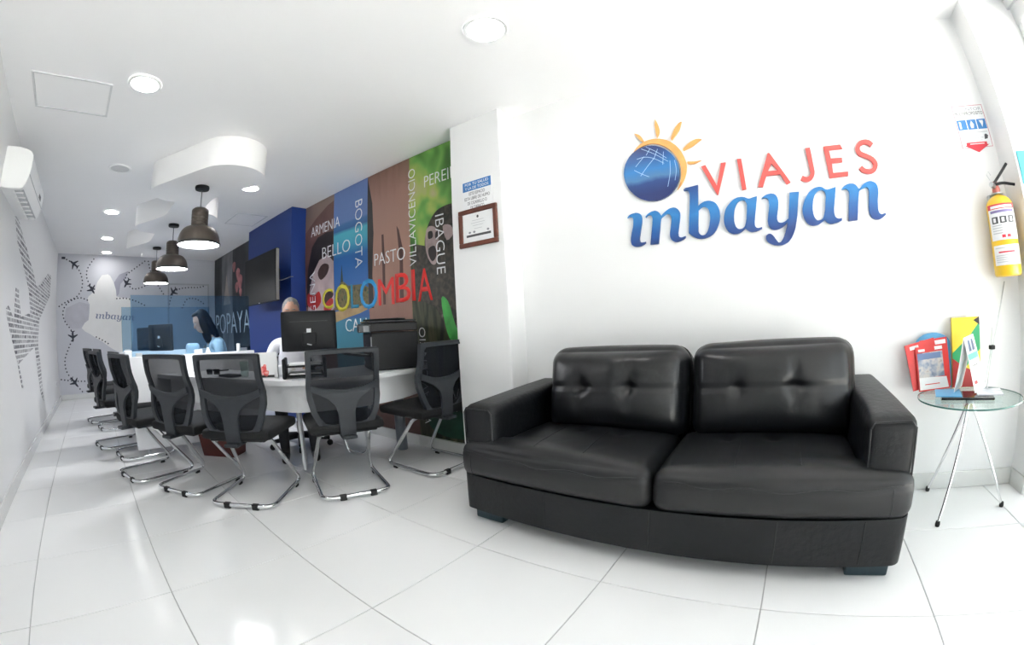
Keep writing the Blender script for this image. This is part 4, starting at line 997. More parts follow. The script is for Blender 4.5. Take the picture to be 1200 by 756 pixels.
# ---------------------------------------------------------------- reception desk with the curved end, and the screens
ZD = .700
front = [(-2.865, -.20), (-2.60, -.10), (-2.35, .03), (-2.0, .19), (-1.58, .363), (-1.38, .46), (-1.27, .64), (-1.20, .85), (-1.170, 1.05), (-1.185, 1.25), (-1.235, 1.42), (-1.31, 1.612)]
back = [(-1.92, 1.612), (-1.90, 1.20), (-1.97, .90), (-2.20, .64), (-2.50, .50), (-2.865, .44)]
def smooth_open(pts, n=4):
    e0 = (2 * pts[0][0] - pts[1][0], 2 * pts[0][1] - pts[1][1])
    e1 = (2 * pts[-1][0] - pts[-2][0], 2 * pts[-1][1] - pts[-2][1])
    q = [e0] + list(pts) + [e1]
    out = []
    for i in range(1, len(q) - 2):
        p0, p1, p2, p3 = (Vector(q[i + k]) for k in (-1, 0, 1, 2))
        for j in range(n):
            t = j / n
            out.append(tuple(.5 * ((2 * p1) + (p2 - p0) * t + (2 * p0 - 5 * p1 + 4 * p2 - p3) * t * t + (-p0 + 3 * p1 - 3 * p2 + p3) * t ** 3)))
    out.append(tuple(pts[-1]))
    return out
UP = lambda u, v, d: (u, v, d)
fs, bs = smooth_open(front), smooth_open(back)
desk = thing('reception_desk', 'white curved reception desk with rounded apron that the chairs are pushed up to', 'desk', (0, 0, 0))
obj('desktop', prism([fs + bs], UP, ZD - .032, ZD), m_white, desk, smooth=30)
def offset(pts, d):
    out = []
    for i in range(len(pts)):
        t = (Vector(pts[min(i + 1, len(pts) - 1)]) - Vector(pts[max(i - 1, 0)])).normalized()
        out.append((pts[i][0] - t.y * d, pts[i][1] + t.x * d))
    return out
ap = offset(fs, .055)
ap2 = offset(fs, .075)
ap, ap2 = ap[2:-1], ap2[2:-1]
obj('apron', prism([ap + ap2[::-1]], UP, .484, ZD - .033), m_white, desk, smooth=30)
obj('leg', tube([(-1.53, 1.46, 0), (-1.53, 1.46, ZD - .033)], .045, 20), mat('grey_leg_paint', (.20, .22, .25), .4), desk, smooth=True)
obj('leg', xform(box(-.010, .010, -.10, .10, 0, ZD - .033, .004, 1), T(-1.75, .67, 0) @ Matrix.Rotation(R(60), 4, 'Z')), m_white, desk)
obj('foot_rail', tube(rounded([(-1.80, .98, .66), (-1.72, 1.05, .03), (-1.55, 1.12, .03), (-1.58, 1.25, .66)], .06), .016, 10), m_chrome, desk, smooth=True)
m_cable = mat('cable_grey', (.16, .16, .17), .5)
obj('cable', tube(rounded([(-1.62, 1.05, .66), (-1.60, 1.07, .42), (-1.66, 1.12, .22), (-1.60, 1.15, .40)], .08), .006, 6), m_cable, desk, smooth=True)

def screen(x, y0, y1, label):
    t = thing('partition_screen', label, 'partition', (x, 0, 0), 0, 'white desk partitions with blue glass')
    obj('panel', box(-.028, .028, y0, y1, .065, .855, .004, 1), m_white, t)
    gl_ = obj('glass', box(-.005, .005, y0 + .04, y1 - .03, .850, 1.372), m_glass_blue, t)
    obj('glass_edge', box(-.005, .005, y0 + .0375, y0 + .0395, .855, 1.372), m_glass_edge, gl_)
    for y in (y0 + .10, y1 - .10):
        obj('foot', tube([(0, y, 0), (0, y, .07)], .016, 10), m_steel, t, smooth=True)
        obj('clamp', box(-.012, .012, y - .03, y + .03, .850, .885, .003, 1), m_steel, t)
    return t
screen(-2.90, -.45, .76, 'white partition with blue-tinted glass on top, at the end of the nearest desk')
screen(-4.50, -.45, .76, 'second white partition with blue glass, behind the dark monitors')

def long_desk(x0, x1, label):
    t = thing('office_desk', label, 'desk', ((x0 + x1) / 2, 0, 0), 0, 'white desks behind the glass')
    h = (x1 - x0) / 2
    obj('desktop', box(-h, h, -.26, .34, ZD - .032, ZD, .004, 1), m_white, t)
    obj('apron', box(-h, h, -.20, -.18, .40, ZD - .033), m_white, t)
    for x in (-h + .05, h - .05):
        obj('leg', box(x - .02, x + .02, .25, .30, 0, ZD - .033), m_steel, t)
long_desk(-4.46, -2.94, 'white desk between the two glass partitions, where the woman works')
long_desk(-6.0, -4.54, 'farthest white desk, beyond the second glass partition')

# ---------------------------------------------------------------- visitor chairs
def visitor_chair(label):
    t = thing('visitor_chair', label, 'chair', (0, 0, 0), 0, 'grey mesh-back cantilever visitor chairs around the desks')
    W = .212
    path = [(-.15, .10, .395), (-.15, .22, .392), (-W, .50, .022), (-W, 0, .022), (W, 0, .022), (W, .50, .022), (.15, .22, .392), (.15, .10, .395)]
    fr_ = obj('sled_frame', tube(rounded(path, .075, 6), .0138, 10), m_chrome, t, smooth=True)
    for (x, y) in ((-W, .40), (W, .40)):
        obj('glide', box(x - .0145, x + .0145, y - .02, y + .02, .0015, .024, .004, 1), m_rubber, fr_)
    for x in (-.09, .10):
        obj('glide', box(x - .022, x + .022, -.0145, .0145, .0015, .037, .004, 1), m_rubber, fr_)
    obj('seat', xform(puffy((.235, .235, .034), .028, top=.010, cuts=10), T(0, .285, .431)), m_seat, t, smooth=True)
    obj('seat_pan', box(-.19, .19, .08, .47, .388, .404, .006, 1), m_black, t)
    # back: swept outline, y as a function of height and width
    def yb(x, z):
        k = (z - .42) / .51
        return .068 - .045 * k + .30 * x * x + .03 * math.exp(-((z - .66) / .09) ** 2)
    def bend(bm, t0, t1):
        for v in bm.verts:
            v.co.y = yb(v.co.x, v.co.z) + (t0 if v.co.y < .5 else t1)
        return bm
    F = lambda u, v, d: (u, d, v)
    half = [(.0, .932), (.12, .931), (.212, .928), (.222, .920), (.222, .84), (.222, .76), (.226, .70), (.224, .62), (.205, .53), (.175, .465), (.145, .434), (.10, .425), (.0, .423)]
    halfi = [(.0, .900), (.12, .899), (.182, .895), (.190, .886), (.192, .84), (.192, .76), (.195, .70), (.192, .63), (.176, .555), (.152, .497), (.128, .466), (.09, .459), (.0, .458)]
    def dense(h):
        out = []
        for a, b_ in zip(h, h[1:]):
            n = max(1, int(math.hypot(b_[0] - a[0], b_[1] - a[1]) / .035))
            out += [(a[0] + (b_[0] - a[0]) * k / n, a[1] + (b_[1] - a[1]) * k / n) for k in range(n)]
        out.append(h[-1])
        out = [(x, .423 + (z - .423) * .95) for x, z in out]
        return out + [(-x, z) for x, z in out[-2:0:-1]]
    Lo, Li = dense(half), dense(halfi)
    bf = obj('back_frame', bend(prism([Lo, Li], F, 0, 1), -.014, .014), m_chairframe, t, smooth=30)
    # mesh web
    bm = B()
    nx, nz = 10, 14
    grid = []
    for j in range(nz + 1):
        z = .443 + (.888 - .443) * j / nz
        w = .205
        for (xa, za), (xb, zb) in zip(half, half[1:]):
            za, zb = (.423 + (q_ - .423) * .95 for q_ in (za, zb))
            if zb <= z <= za:
                w = xa + (xb - xa) * ((za - z) / max(za - zb, 1e-6)) - .008
        grid.append([bm.verts.new((w * (2 * i / nx - 1), yb(w * (2 * i / nx - 1), z) + .006, z)) for i in range(nx + 1)])
    for j in range(nz):
        for i in range(nx):
            bm.faces.new((grid[j][i], grid[j][i + 1], grid[j + 1][i + 1], grid[j + 1][i]))
    obj('mesh_web', bm, m_net, t, smooth=True)
    # lumbar yoke: cross band that sags in the middle and runs into the centre spine
    top = [(x / 10 * .205, .705 - .045 * (1 - (x / 10) ** 2)) for x in range(-10, 11)]
    bot = [(.205, .665), (.15, .640), (.10, .612), (.065, .575), (.052, .53), (.048, .42), (.046, .375), (-.046, .375), (-.048, .42), (-.052, .53), (-.065, .575), (-.10, .612), (-.15, .640), (-.205, .665)]
    obj('yoke', bend(prism([top + bot], F, 0, 1), -.030, -.012), m_chairframe, t, smooth=30)
    obj('spine_bracket', box(-.045, .045, -.0, .13, .372, .392, .004, 1), m_chairframe, t)
    return t
c0 = visitor_chair('grey mesh-back visitor chair seen squarely from behind, in front of the big black monitor')
c0.location = (-.935, .60, 0)
c0.rotation_euler = (0, 0, R(68.5))
for (x, y, a, lab) in ((-1.277, -.025, 43.5, 'grey mesh-back visitor chair standing before the drinking glass and the picture card'),
                       (-1.785, -.324, 29, 'grey mesh-back visitor chair beside the maroon box'),
                       (-2.31, -.605, 16, 'grey mesh-back visitor chair covering the end of the white partition panel'),
                       (-3.0, -.62, 8, 'visitor chair of the second desk nearest to the white partition panel'),
                       (-3.50, -.80, 13, 'visitor chair of the second desk farther from the white partition panel'),
                       (-4.45, -.77, 10, 'visitor chair of the farthest desk, nearer its glass partition'),
                       (-5.0, -.90, 14, 'outermost visitor chair, closest to the far map wall'),
                       (-.79, 1.325, 90, 'grey mesh-back visitor chair against the mural, between the printer and the column')):
    dup(c0, (x, y, 0), R(a), lab)

def office_chair(loc, rz, label):
    t = thing('office_chair', label, 'chair', loc, rz, 'black swivel staff chairs')
    for k in range(5):
        a = R(72 * k + 18)
        e = (.27 * math.cos(a), .27 * math.sin(a))
        leg_ = obj('leg', tube([(0, 0, .10), (e[0], e[1], .068)], [.028, .018], 8), m_black, t, smooth=True)
        obj('caster', xform(tube([(-.012, 0, 0), (.012, 0, 0)], .026, 12), T(e[0], e[1], .0265) @ Matrix.Rotation(a + 1.2, 4, 'Z')), m_rubber, leg_, smooth=True)
    obj('gas_column', lathe([(.0, .08), (.03, .08), (.03, .22), (.02, .225), (.02, .40), (0, .40)], 16), m_chrome, t, smooth=True)
    obj('seat', xform(puffy((.23, .23, .035), .03, top=.012, cuts=8), T(0, 0, .395)), m_seat, t, smooth=True)
    obj('backrest', xform(puffy((.20, .022, .20), .02, cuts=8), T(0, -.25, .68)), m_seat, t, smooth=True)
    obj('back_post', tube(rounded([(0, -.05, .355), (0, -.29, .36), (0, -.28, .62)], .06), .016, 8), m_black, t, smooth=True)
    return t

# ---------------------------------------------------------------- things on and around the desks
def monitor(loc, rz, w, h, z0, label, logo_m=None):
    t = thing('monitor', label, 'monitor', loc, rz, 'black computer monitors')
    obj('housing', xform(puffy((w / 2, .018, h / 2), .012, front=.014, cuts=10), T(0, 0, z0 + h / 2)), m_black, t, smooth=True)
    obj('screen', box(-w / 2 + .015, w / 2 - .015, .0175, .0195, z0 + .02, z0 + h - .015), m_black_gloss, t)
    obj('back_ridge', xform(box(-w * .34, w * .34, -.034, -.030, -.002, .002), T(0, 0, z0 + h * .74)), mat('ridge_grey', (.05, .055, .06), .4), t)
    st_ = obj('stand', xform(puffy((.055, .012, .05), .01, cuts=5), T(0, -.030, z0 + h * .30)), m_black, t, smooth=True)
    obj('base', lathe([(0, .0), (.10, 0), (.11, .006), (.10, .014), (.03, .02), (0, .02)], 28), m_black, t, smooth=True)
    obj('neck', box(-.03, .03, -.035, -.01, .015, max(.05, z0 + h * .42 - .20), .006, 1), m_black, t)
    if logo_m:
        obj('badge', box(-.017, .017, -.0350, -.0325, z0 + h * .44, z0 + h * .44 + .036), logo_m, t)
        obj('badge_text', box(-.016, .020, -.0350, -.0325, z0 + h * .375, z0 + h * .375 + .008), logo_m, t)
        obj('label', xform(box(-.018, .018, -.0015, .0015, -.004, .004), T(0, -.044, z0 + .05) @ Matrix.Rotation(R(14), 4, 'Y')), logo_m, st_)
    return t
m_badge = mat('badge_silver', (.62, .64, .66), .4, var=.05)
monitor((-1.745, .80, ZD), R(62.6), .425, .300, .165, 'black monitor seen from behind on the curved desk, hiding the seated man', m_badge)
monitor((-4.10, .02, ZD), R(40), .375, .295, .160, 'black monitor with a pale badge, seen through the blue glass in front of the woman', m_badge)
monitor((-4.92, -.06, ZD), R(30), .42, .285, .155, 'dark monitor behind both glass partitions, left of the one with the badge')

pr_ = thing('printer', 'large black multifunction printer on the desk against the mural', 'printer', (-1.33, 1.085, ZD), R(65))
pr_.scale = (.90, .88, .93)
m_pr = mat('printer_charcoal', (.006, .0065, .008), .5, spec=.3, var=.12, scale=18)
obj('body', box(0, .40, 0, .40, .004, .30, .012, 2), m_pr, pr_)
obj('scanner', box(-.05, .40, .004, .40, .305, .375, .010, 2), m_pr, pr_)
obj('lid', xform(box(-.02, .39, .01, .40, .378, .395, .006, 1), T(0, 0, 0)), m_black_gloss, pr_)
obj('edge_trim', box(-.004, .006, -.004, .006, .01, .27, .002, 1), mat('printer_grey_trim', (.22, .23, .24), .35), pr_)
cp_ = obj('control_panel', xform(box(-.10, .0, -.006, .012, -.03, .03, .004, 1), T(0, 0, .335)), m_black_gloss, pr_)
obj('display', box(-.060, -.012, -.0085, -.0055, .312, .358), mat('panel_grey', (.16, .17, .18), .3), cp_)
tr_ = obj('paper_tray', xform(box(-.22, .0, .06, .34, -.008, .008, .004, 1), T(0, 0, .115) @ Matrix.Rotation(R(9), 4, 'Y')), m_black, pr_)
obj('tray_paper', xform(box(-.17, -.01, .09, .31, .009, .013), T(0, 0, .115) @ Matrix.Rotation(R(9), 4, 'Y')), m_paper, tr_)
obj('slot', box(-.002, .01, .05, .35, .13, .20), m_black_gloss, pr_)
tb = obj('document_folder', xform(box(-.14, .14, -.10, .10, 0, .012, .003, 1), T(-1.41, 1.28, ZD + .369) @ Matrix.Rotation(R(35), 4, 'Z')), m_black)
tag(tb, 'thin black folder lying on top of the printer', 'folder')
hs = obj('paper_sheet', xform(box(-.07, .07, -.05, .05, 0, .002), T(-1.53, 1.29, ZD + .369) @ Matrix.Rotation(R(70), 4, 'Z')), m_paper)
tag(hs, 'small white paper lying on the printer lid beside the black folder', 'paper')

tc_ = thing('picture_card', 'standing white card with red flowers printed along its foot, on the curved desk', 'card', (-1.75, .44, ZD), R(60))
card_f = lambda u, v, d: (u, -.048 + v * .22 - d, v)
obj('front_leaf', prism([[(-.085, 0), (.085, 0), (.078, .178), (-.078, .178)]], card_f, 0, .003), m_paper, tc_)
obj('back_leaf', prism([[(-.085, 0), (.085, 0), (.078, .178), (-.078, .178)]], lambda u, v, d: (u, .038 - v * .22 + d, v), 0, .003), m_paper, tc_)
m_rose = blotch_mat('card_red_flowers', [(.55, .03, .04), (.75, .14, .13), (.82, .45, .42)], 40)
for cx, cz, r in ((-.06, .052, .024), (-.018, .060, .022), (.0, .035, .020), (-.045, .03, .02), (-.008, .084, .012)):
    obj('printed_flower', prism([[(cx + r * math.cos(k * .7) * (1 + .2 * (k % 2)), cz + r * math.sin(k * .7) * (1 + .2 * (k % 2))) for k in range(9)]], card_f, .0031, .0042), m_rose, tc_)
obj('printed_band', prism([[(-.08, .006), (.06, .006), (.06, .022), (-.08, .022)]], card_f, .0031, .0042), m_dark, tc_)

lt = thing('letter_tray', 'black two-tier letter tray with white papers beside the picture card', 'letter tray', (-1.555, .625, ZD), R(62))
for z in (.012, .075):
    obj('tier', box(-.10, .16, -.11, .11, z, z + .012, .004, 1), m_black, lt)
    obj('paper', box(-.08, .14, -.095, .10, z + .013, z + .022), m_paper, lt)
for x in (-.115, .165):
    obj('side', box(x - .012, x + .012, -.115, .115, 0, .135, .006, 1), m_black, lt)
kb = thing('paper_stack', 'stack of white papers behind the letter tray, under the monitor', 'papers', (-1.86, .59, ZD), R(55))
for k in range(6):
    obj('sheet', xform(box(-.11, .11, -.075, .075, 0, .011), T(0, 0, .018 * k * .62) @ Matrix.Rotation(R((k * 37) % 11 - 5), 4, 'Z')), m_paper, kb)
gp = obj('drinking_glass', lathe([(0, .004), (.026, .004), (.029, .012), (.034, .115), (.032, .115), (.027, .014), (0, .012)], 24), m_glass_table, smooth=True)
gp.location = (-1.93, .33, ZD)
tag(gp, 'clear drinking glass on the desk, seen through the chair mesh left of the picture card', 'glass')
sg_ = thing('sunglasses', 'black sunglasses lying on the white desk, left of the drinking glass', 'sunglasses', (-2.33, .19, ZD), R(40))
for x in (-.036, .036):
    obj('lens', xform(puffy((.030, .006, .022), .006, cuts=4), T(x, 0, .026)), m_black_gloss, sg_, smooth=True)
obj('frame', tube(rounded([(-.07, .12, .03), (-.07, .0, .036), (.07, 0, .036), (.07, .12, .03)], .015), .006, 8), m_black, sg_, smooth=True)
m_printed = blotch_mat('printed_sheet', [(.75, .76, .78), (.62, .65, .70), (.30, .33, .38)], 14)
for (x, y, a, mm, lab) in ((-2.26, .10, 20, m_paper, 'loose white sheet on the desk edge below the sunglasses'), (-2.08, .24, 50, m_printed, 'printed grey leaflet on the desk, seen through the chair mesh')):
    o = obj('paper_sheet', xform(box(-.105, .105, -.07, .07, .0005, .003), T(x, y, ZD) @ Matrix.Rotation(R(a), 4, 'Z')), mm)
    tag(o, lab, 'paper')
nb = obj('dark_notebook', xform(box(-.09, .09, -.05, .05, .0035, .02, .003, 1), T(-2.05, .25, ZD) @ Matrix.Rotation(R(15), 4, 'Z')), m_black)
tag(nb, 'small dark notebook lying on the printed leaflet', 'notebook')
for (y, a, lab) in ((.20, 80, 'wide folded white card standing on the partition ledge before the glass'), (.295, 60, 'small peaked white card on the partition ledge, right of the wide one')):
    o = thing('folded_card', lab, 'card', (-2.883, y, .856), R(a))
    w = .038 if y < .25 else .024
    zt = .035 if y < .25 else .05
    obj('front_leaf', prism([[(-w, 0), (w, 0), (w if y < .25 else .006, zt), (-w if y < .25 else -.006, zt)]], lambda u, v, d: (u, -.012 + v * .2 - d, v), 0, .0015), m_paper, o)
    obj('back_leaf', prism([[(-w, 0), (w, 0), (w if y < .25 else .006, zt), (-w if y < .25 else -.006, zt)]], lambda u, v, d: (u, .008 - v * .2 + d, v), 0, .0015), m_paper, o)
o = obj('candle', lathe([(0, 0), (.018, 0), (.018, .068), (.015, .070), (0, .068)], 20), m_plastic_w, smooth=True)
o.location = (-2.885, .60, .856)
tag(o, 'small white cylinder candle at the right end of the partition ledge', 'candle')
o = obj('napkin_holder', xform(puffy((.068, .03, .122), .03, cuts=8), T(-3.05, .185, ZD + .124) @ Matrix.Rotation(R(75), 4, 'Z')), m_plastic_w, smooth=True)
tag(o, 'white rounded napkin holder behind the glass, in front of the woman', 'holder')
o = obj('paper_box', box(-4.47, -4.40, -.40, -.30, ZD + .001, ZD + .17, .004, 1), m_paper)
tag(o, 'white paper box at the left end of the second glass partition', 'box')

rb = obj('waste_box', xform(prism([[(-.16, 0), (.16, 0), (.19, .27), (-.19, .27)], ], lambda u, v, d: (u, d * (.8 + v * .7), v), -.12, .12), T(-2.56, .27, .001) @ Matrix.Rotation(R(40), 4, 'Z')), mat('maroon_leatherette', (.085, .012, .008), .4, var=.2, scale=9))
tag(rb, 'maroon box on the floor under the curved desk', 'box')

tv = thing('television', 'black flat television on a wall arm in front of the blue column', 'television', (-3.84, 1.20, 1.66))
obj('housing', box(-.535, .535, 0, .045, -.295, .295, .008, 2), m_black, tv)
obj('screen', box(-.522, .522, -.003, .001, -.278, .282), mat('tv_screen', (.008, .009, .009), .42, spec=.18, var=.1, scale=2), tv)
obj('standby_strip', box(-.02, .02, -.004, .001, -.291, -.284), m_badge, tv)
obj('side_trim', box(.5345, .5375, .004, .040, -.285, .285), mat('tv_side_silver', (.30, .29, .27), .35, .5), tv)
arm = obj('wall_arm', box(-.04, .04, .045, .20, -.03, .03, .006, 1), m_black, tv)
obj('wall_plate', box(-.12, .12, .20, .238, -.13, .13, .006, 1), m_black, arm)
obj('cable', tube(rounded([(.40, .046, -.05), (.44, .12, -.06), (.50, .20, -.02), (.50, .236, -.02)], .05), .005, 6), m_cable, tv, smooth=True)

# ---------------------------------------------------------------- black leather sofa
sofa = thing('sofa', 'black leather two-cushion sofa standing against the white wall under the logo', 'sofa', (.7325, 1.2, 0))
HW = .9675
def bowed(x):            # the front of the sofa bows out a little in the middle
    return -.405 - .035 * (1 - min(1, (x / HW) ** 2))
n = 24
fr_l = [(-HW + 2 * HW * k / n, bowed(-HW + 2 * HW * k / n)) for k in range(n + 1)]
bs_ = prism([fr_l + [(HW, .42), (-HW, .42)]], lambda u, v, d: (u, v, d), .075, .262)
ed = [e for e in bs_.edges if abs((e.verts[0].co - e.verts[1].co).z) > .1 and all(abs(abs(v.co.x) - HW) < 1e-4 and v.co.y < -.3 for v in e.verts)]
bmesh.ops.bevel(bs_, geom=ed, offset=.045, segments=5, profile=.5, affect='EDGES')
sb = obj('base', bs_, m_leather, sofa, smooth=30)
for x in (-.48, 0, .48, .80):
    obj('seam', tube([(x, bowed(x) - .0008, .085), (x, bowed(x) - .0008, .255)], .0022, 6), m_leather_seam, sb, smooth=True)
for sx in (-1, 1):
    for (y0, y1) in ((-.36, -.22), (.28, .40)):
        obj('foot', box(min(sx * (HW - .20), sx * (HW - .03)), max(sx * (HW - .20), sx * (HW - .03)), y0, y1, 0, .078, .008, 2), m_foot, sofa)

def seat_cushion(sx):
    bm = puffy((.487, .275, .092), .062, top=.030, front=.022, cuts=30,
               dips=[('top', -sx * .18, .06, .014, .045), ('top', sx * .06, .05, .014, .045),
                     ('tcol', -sx * .18, 0, .004, .010), ('tcol', sx * .06, 0, .004, .010), ('frow', 0, .045, .004, .010),
                     ('front', 0, -.03, -.006, .18)])
    for v in bm.verts:
        y = v.co.y
        k = min(1, max(0, (y + .175) / .05))
        k = k * k * (3 - 2 * k)
        s = 1 - k * .19
        v.co.x = -sx * .487 + (v.co.x + sx * .487) * s
        v.co.z += .012 * (1 - (v.co.x / .487) ** 2) - .006
        v.co.y += -.030 * (1 - min(1, ((v.co.x + sx * .487) / .97) ** 2)) * (1 - k)
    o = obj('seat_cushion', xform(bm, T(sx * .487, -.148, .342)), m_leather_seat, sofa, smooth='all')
    from mathutils.bvhtree import BVHTree
    bv = BVHTree.FromPolygons([v.co for v in o.data.vertices], [list(p.vertices) for p in o.data.polygons])
    def seam(pts, along):
        out = []
        for p in pts:
            hit_ = bv.ray_cast(Vector(p) - Vector(along) * .5, Vector(along))
            if hit_[0] is not None:
                out.append(hit_[0])
        if len(out) > 2:
            obj('seam', tube(out, .0026, 6), m_leather_seam, o, smooth=True)
    seam([(sx * .487 + .462 * (k / 24 * 2 - 1), -.3, .388 + .006 * math.sin(k * .9)) for k in range(25)], (0, 1, 0))
    for xs in (sx * .487 - sx * .18, sx * .487 + sx * .06):
        seam([(xs, -.385 + .30 * k / 12, .4) for k in range(13)], (0, 0, -1))
    seam([(sx * (.487 + .395), -.3, .27 + .11 * k / 8) for k in range(9)], (0, 1, 0))
    pts = [(sx * .487 + .46 * (k / 12 * 2 - 1), 0, 0) for k in range(13)]
    return o
seat_cushion(-1)
seat_cushion(1)

def back_cushion(sx, w, xc):
    bm = puffy((w / 2, .125, .222), .085, front=.080, top=.014, cuts=34,
               dips=[('front', -.155, .012, .034, .040), ('front', .10, .012, .034, .040), ('frow', 0, .012, .009, .012),
                     ('crease', -.155, .075, .014, .055), ('crease', .10, .085, .016, .065), ('crease', -.155, -.05, .010, .05), ('crease', .10, -.05, .010, .05), ('crease', .30, .02, .006, .10), ('crease', -.30, .05, .005, .08),
                     ('front', -.155, .14, -.008, .07), ('front', .02, .13, -.010, .08), ('front', .22, .14, -.008, .08),
                     ('front', .25, -.12, -.010, .10), ('front', -.27, -.1, -.008, .09)])
    o = obj('back_cushion', xform(bm, T(xc, .165, .615) @ Matrix.Rotation(R(-11), 4, 'X')), m_leather_back, sofa, smooth='all')
    # welt along the top front edge
    q = rounded([(-w / 2 + .001, -.030, -.16), (-w / 2 + .001, -.030, .2215), (w / 2 - .001, -.030, .2215), (w / 2 - .001, -.030, -.16)], .088, 8)
    M = T(xc, .165, .615) @ Matrix.Rotation(R(-11), 4, 'X')
    obj('welt', tube([M @ p for p in q], .0045, 6), m_leather_seam, o, smooth=True)
back_cushion(-1, .765, -.345)
back_cushion(1, .765, .432)

for sx in (-1, 1):
    bm = puffy((.094, .395, .185), .035, top=.010, front=.012, cuts=16)
    for v in bm.verts:
        t = (v.co.y + .395) / .79
        if v.co.z > 0:
            v.co.z += .035 * t - .012
        # the arm leans outwards a little at the front
        v.co.x += sx * .010 * (1 - t) * (v.co.z / .185)
    ar_ = obj('arm', xform(bm, T(sx * (HW - .098), .02, .432)), m_leather, sofa, smooth='all')
    obj('welt', tube([(sx * (HW - .098) + a, b_, c_) for a, b_, c_ in ((-.080, -.374, .30), (-.082, -.378, .575), (-.066, -.380, .598), (.066, -.380, .598), (.086, -.378, .575), (.084, -.374, .30))], .004, 6), m_leather_seam, ar_, smooth=True)
obj('back_frame', xform(puffy((.80, .09, .235), .05, top=.01, cuts=12), T(0, .335, .475)), m_leather, sofa, smooth='all')

# ---------------------------------------------------------------- glass side table with its leaflets
TX, TY, TZ = 2.138, 1.387, .540
tab = thing('side_table', 'small round glass side table on three thin chrome legs in the corner beside the sofa', 'side table', (TX, TY, 0))
obj('glass_top', lathe([(0, TZ - .009), (.253, TZ - .009), (.256, TZ - .006), (.256, TZ - .003), (.253, TZ), (0, TZ)], 64), m_glass_table, tab, smooth=30)
obj('glass_rim', lathe([(.2562, TZ - .008), (.2572, TZ - .0045), (.2562, TZ - .001)], 64), m_glass_edge, tab, smooth=True)
obj('hub', lathe([(0, TZ - .030), (.022, TZ - .030), (.030, TZ - .0095), (0, TZ - .0095)], 24), m_chrome, tab, smooth=True)
for (x, y) in ((2.055, 1.622), (1.987, 1.227), (2.384, 1.379)):
    d = Vector((x - TX, y - TY, 0))
    u = d.normalized()
    lg = obj('leg', tube([(u.x * .012, u.y * .012, TZ - .028), (d.x, d.y, .012)], .0068, 10), m_chrome, tab, smooth=True)
    obj('foot', lathe([(0, .0), (.010, .001), (.012, .010), (.010, .026), (0, .028)], 16, center=(d.x, d.y, 0)), m_rubber, lg, smooth=True)

def slab(name, w, h, th, m, loc, rz, lean, label, cat, rt=0.0, round_top=False):
    """booklet standing on its lower edge and leaning back by `lean`"""
    if round_top:
        loop = [(-w / 2, 0), (w / 2, 0), (w / 2, h - w * .3)] + [(w / 2 * math.cos(a), h - w * .3 + w * .3 * math.sin(a)) for a in [k * math.pi / 12 for k in range(1, 12)]] + [(-w / 2, h - w * .3)]
    else:
        loop = [(-w / 2, 0), (w / 2, 0), (w / 2, h), (-w / 2, h)]
    t = thing(name, label, cat, loc, rz)
    M = Matrix.Rotation(-lean, 4, 'X') @ Matrix.Rotation(rt, 4, 'Y')
    ff = lambda u, v, d: tuple(M @ Vector((u, -d, v)))
    obj('cover', prism([loop], ff, -th / 2, th / 2), m, t)
    return t, ff
def printed(t, ff, name, loop, m, d0, d1):
    return obj(name, prism([loop], ff, d0, d1), m, t)
m_magred = mat('magazine_red', (.66, .045, .04), .3, var=.05)
m_photo = blotch_mat('magazine_photo', [(.12, .16, .26), (.34, .38, .46), (.58, .55, .52), (.25, .16, .12)], 22)
m_sky = mat('leaflet_sky_blue', (.10, .38, .66), .35, var=.1, scale=6)
m_yellow = mat('folder_yellow', (.72, .56, .03), .4, var=.05)
m_green = mat('folder_green', (.02, .34, .13), .4, var=.05)
m_navy = mat('photo_navy', (.09, .12, .19), .4, var=.3, scale=30)
t, ff = slab('magazine', .170, .225, .006, m_magred, (1.985, 1.572, TZ + .017), R(4), R(9), 'red magazine at the back, peeping out left of the front magazine', 'magazine', R(-10))
printed(t, ff, 'printed_title', [(-.06, .195), (-.01, .195), (-.01, .212), (-.06, .212)], m_paper, .0031, .0038)
t, ff = slab('magazine', .168, .212, .006, m_magred, (2.012, 1.545, TZ + .007), R(-1), R(11), 'red magazine with a city photograph on its cover, leaning frontmost on the glass table', 'magazine', R(-3.5))
printed(t, ff, 'printed_photo', [(-.078, .062), (.060, .062), (.060, .182), (-.078, .182)], m_photo, .0031, .0038)
printed(t, ff, 'printed_band', [(-.078, .150), (.05, .150), (.05, .178), (-.078, .178)], mat('magazine_steel_blue', (.16, .24, .42), .4), .0039, .0044)
printed(t, ff, 'printed_foot', [(-.078, .006), (.078, .006), (.070, .058), (-.078, .066)], m_paper, .0031, .0038)
printed(t, ff, 'printed_title', [(-.07, .188), (-.035, .188), (-.035, .200), (-.07, .200)], m_paper, .0031, .0038)
printed(t, ff, 'printed_title', [(.02, .190), (.062, .190), (.062, .206), (.02, .206)], m_paper, .0031, .0038)
printed(t, ff, 'text_line', [(-.05, .028), (.03, .028), (.03, .032), (-.05, .032)], m_magred, .0039, .0044)
t, ff = slab('magazine', .150, .238, .005, m_magred, (2.045, 1.594, TZ + .008), R(-2), R(7), 'red magazine whose titled upper right corner rises behind the front magazine', 'magazine', R(-4))
printed(t, ff, 'printed_title', [(.005, .208), (.066, .208), (.066, .228), (.005, .228)], m_paper, .0026, .0032)
t, ff = slab('leaflet', .20, .272, .004, m_sky, (2.030, 1.607, TZ + .002), R(0), R(7), 'sky-blue leaflet with a rounded top behind the red magazines', 'leaflet', 0, True)
printed(t, ff, 'printed_cloud', [(-.06, .10), (.06, .12), (.08, .16), (.02, .17), (-.05, .15)], mat('leaflet_pale_blue', (.35, .60, .80), .4), .0021, .0027)
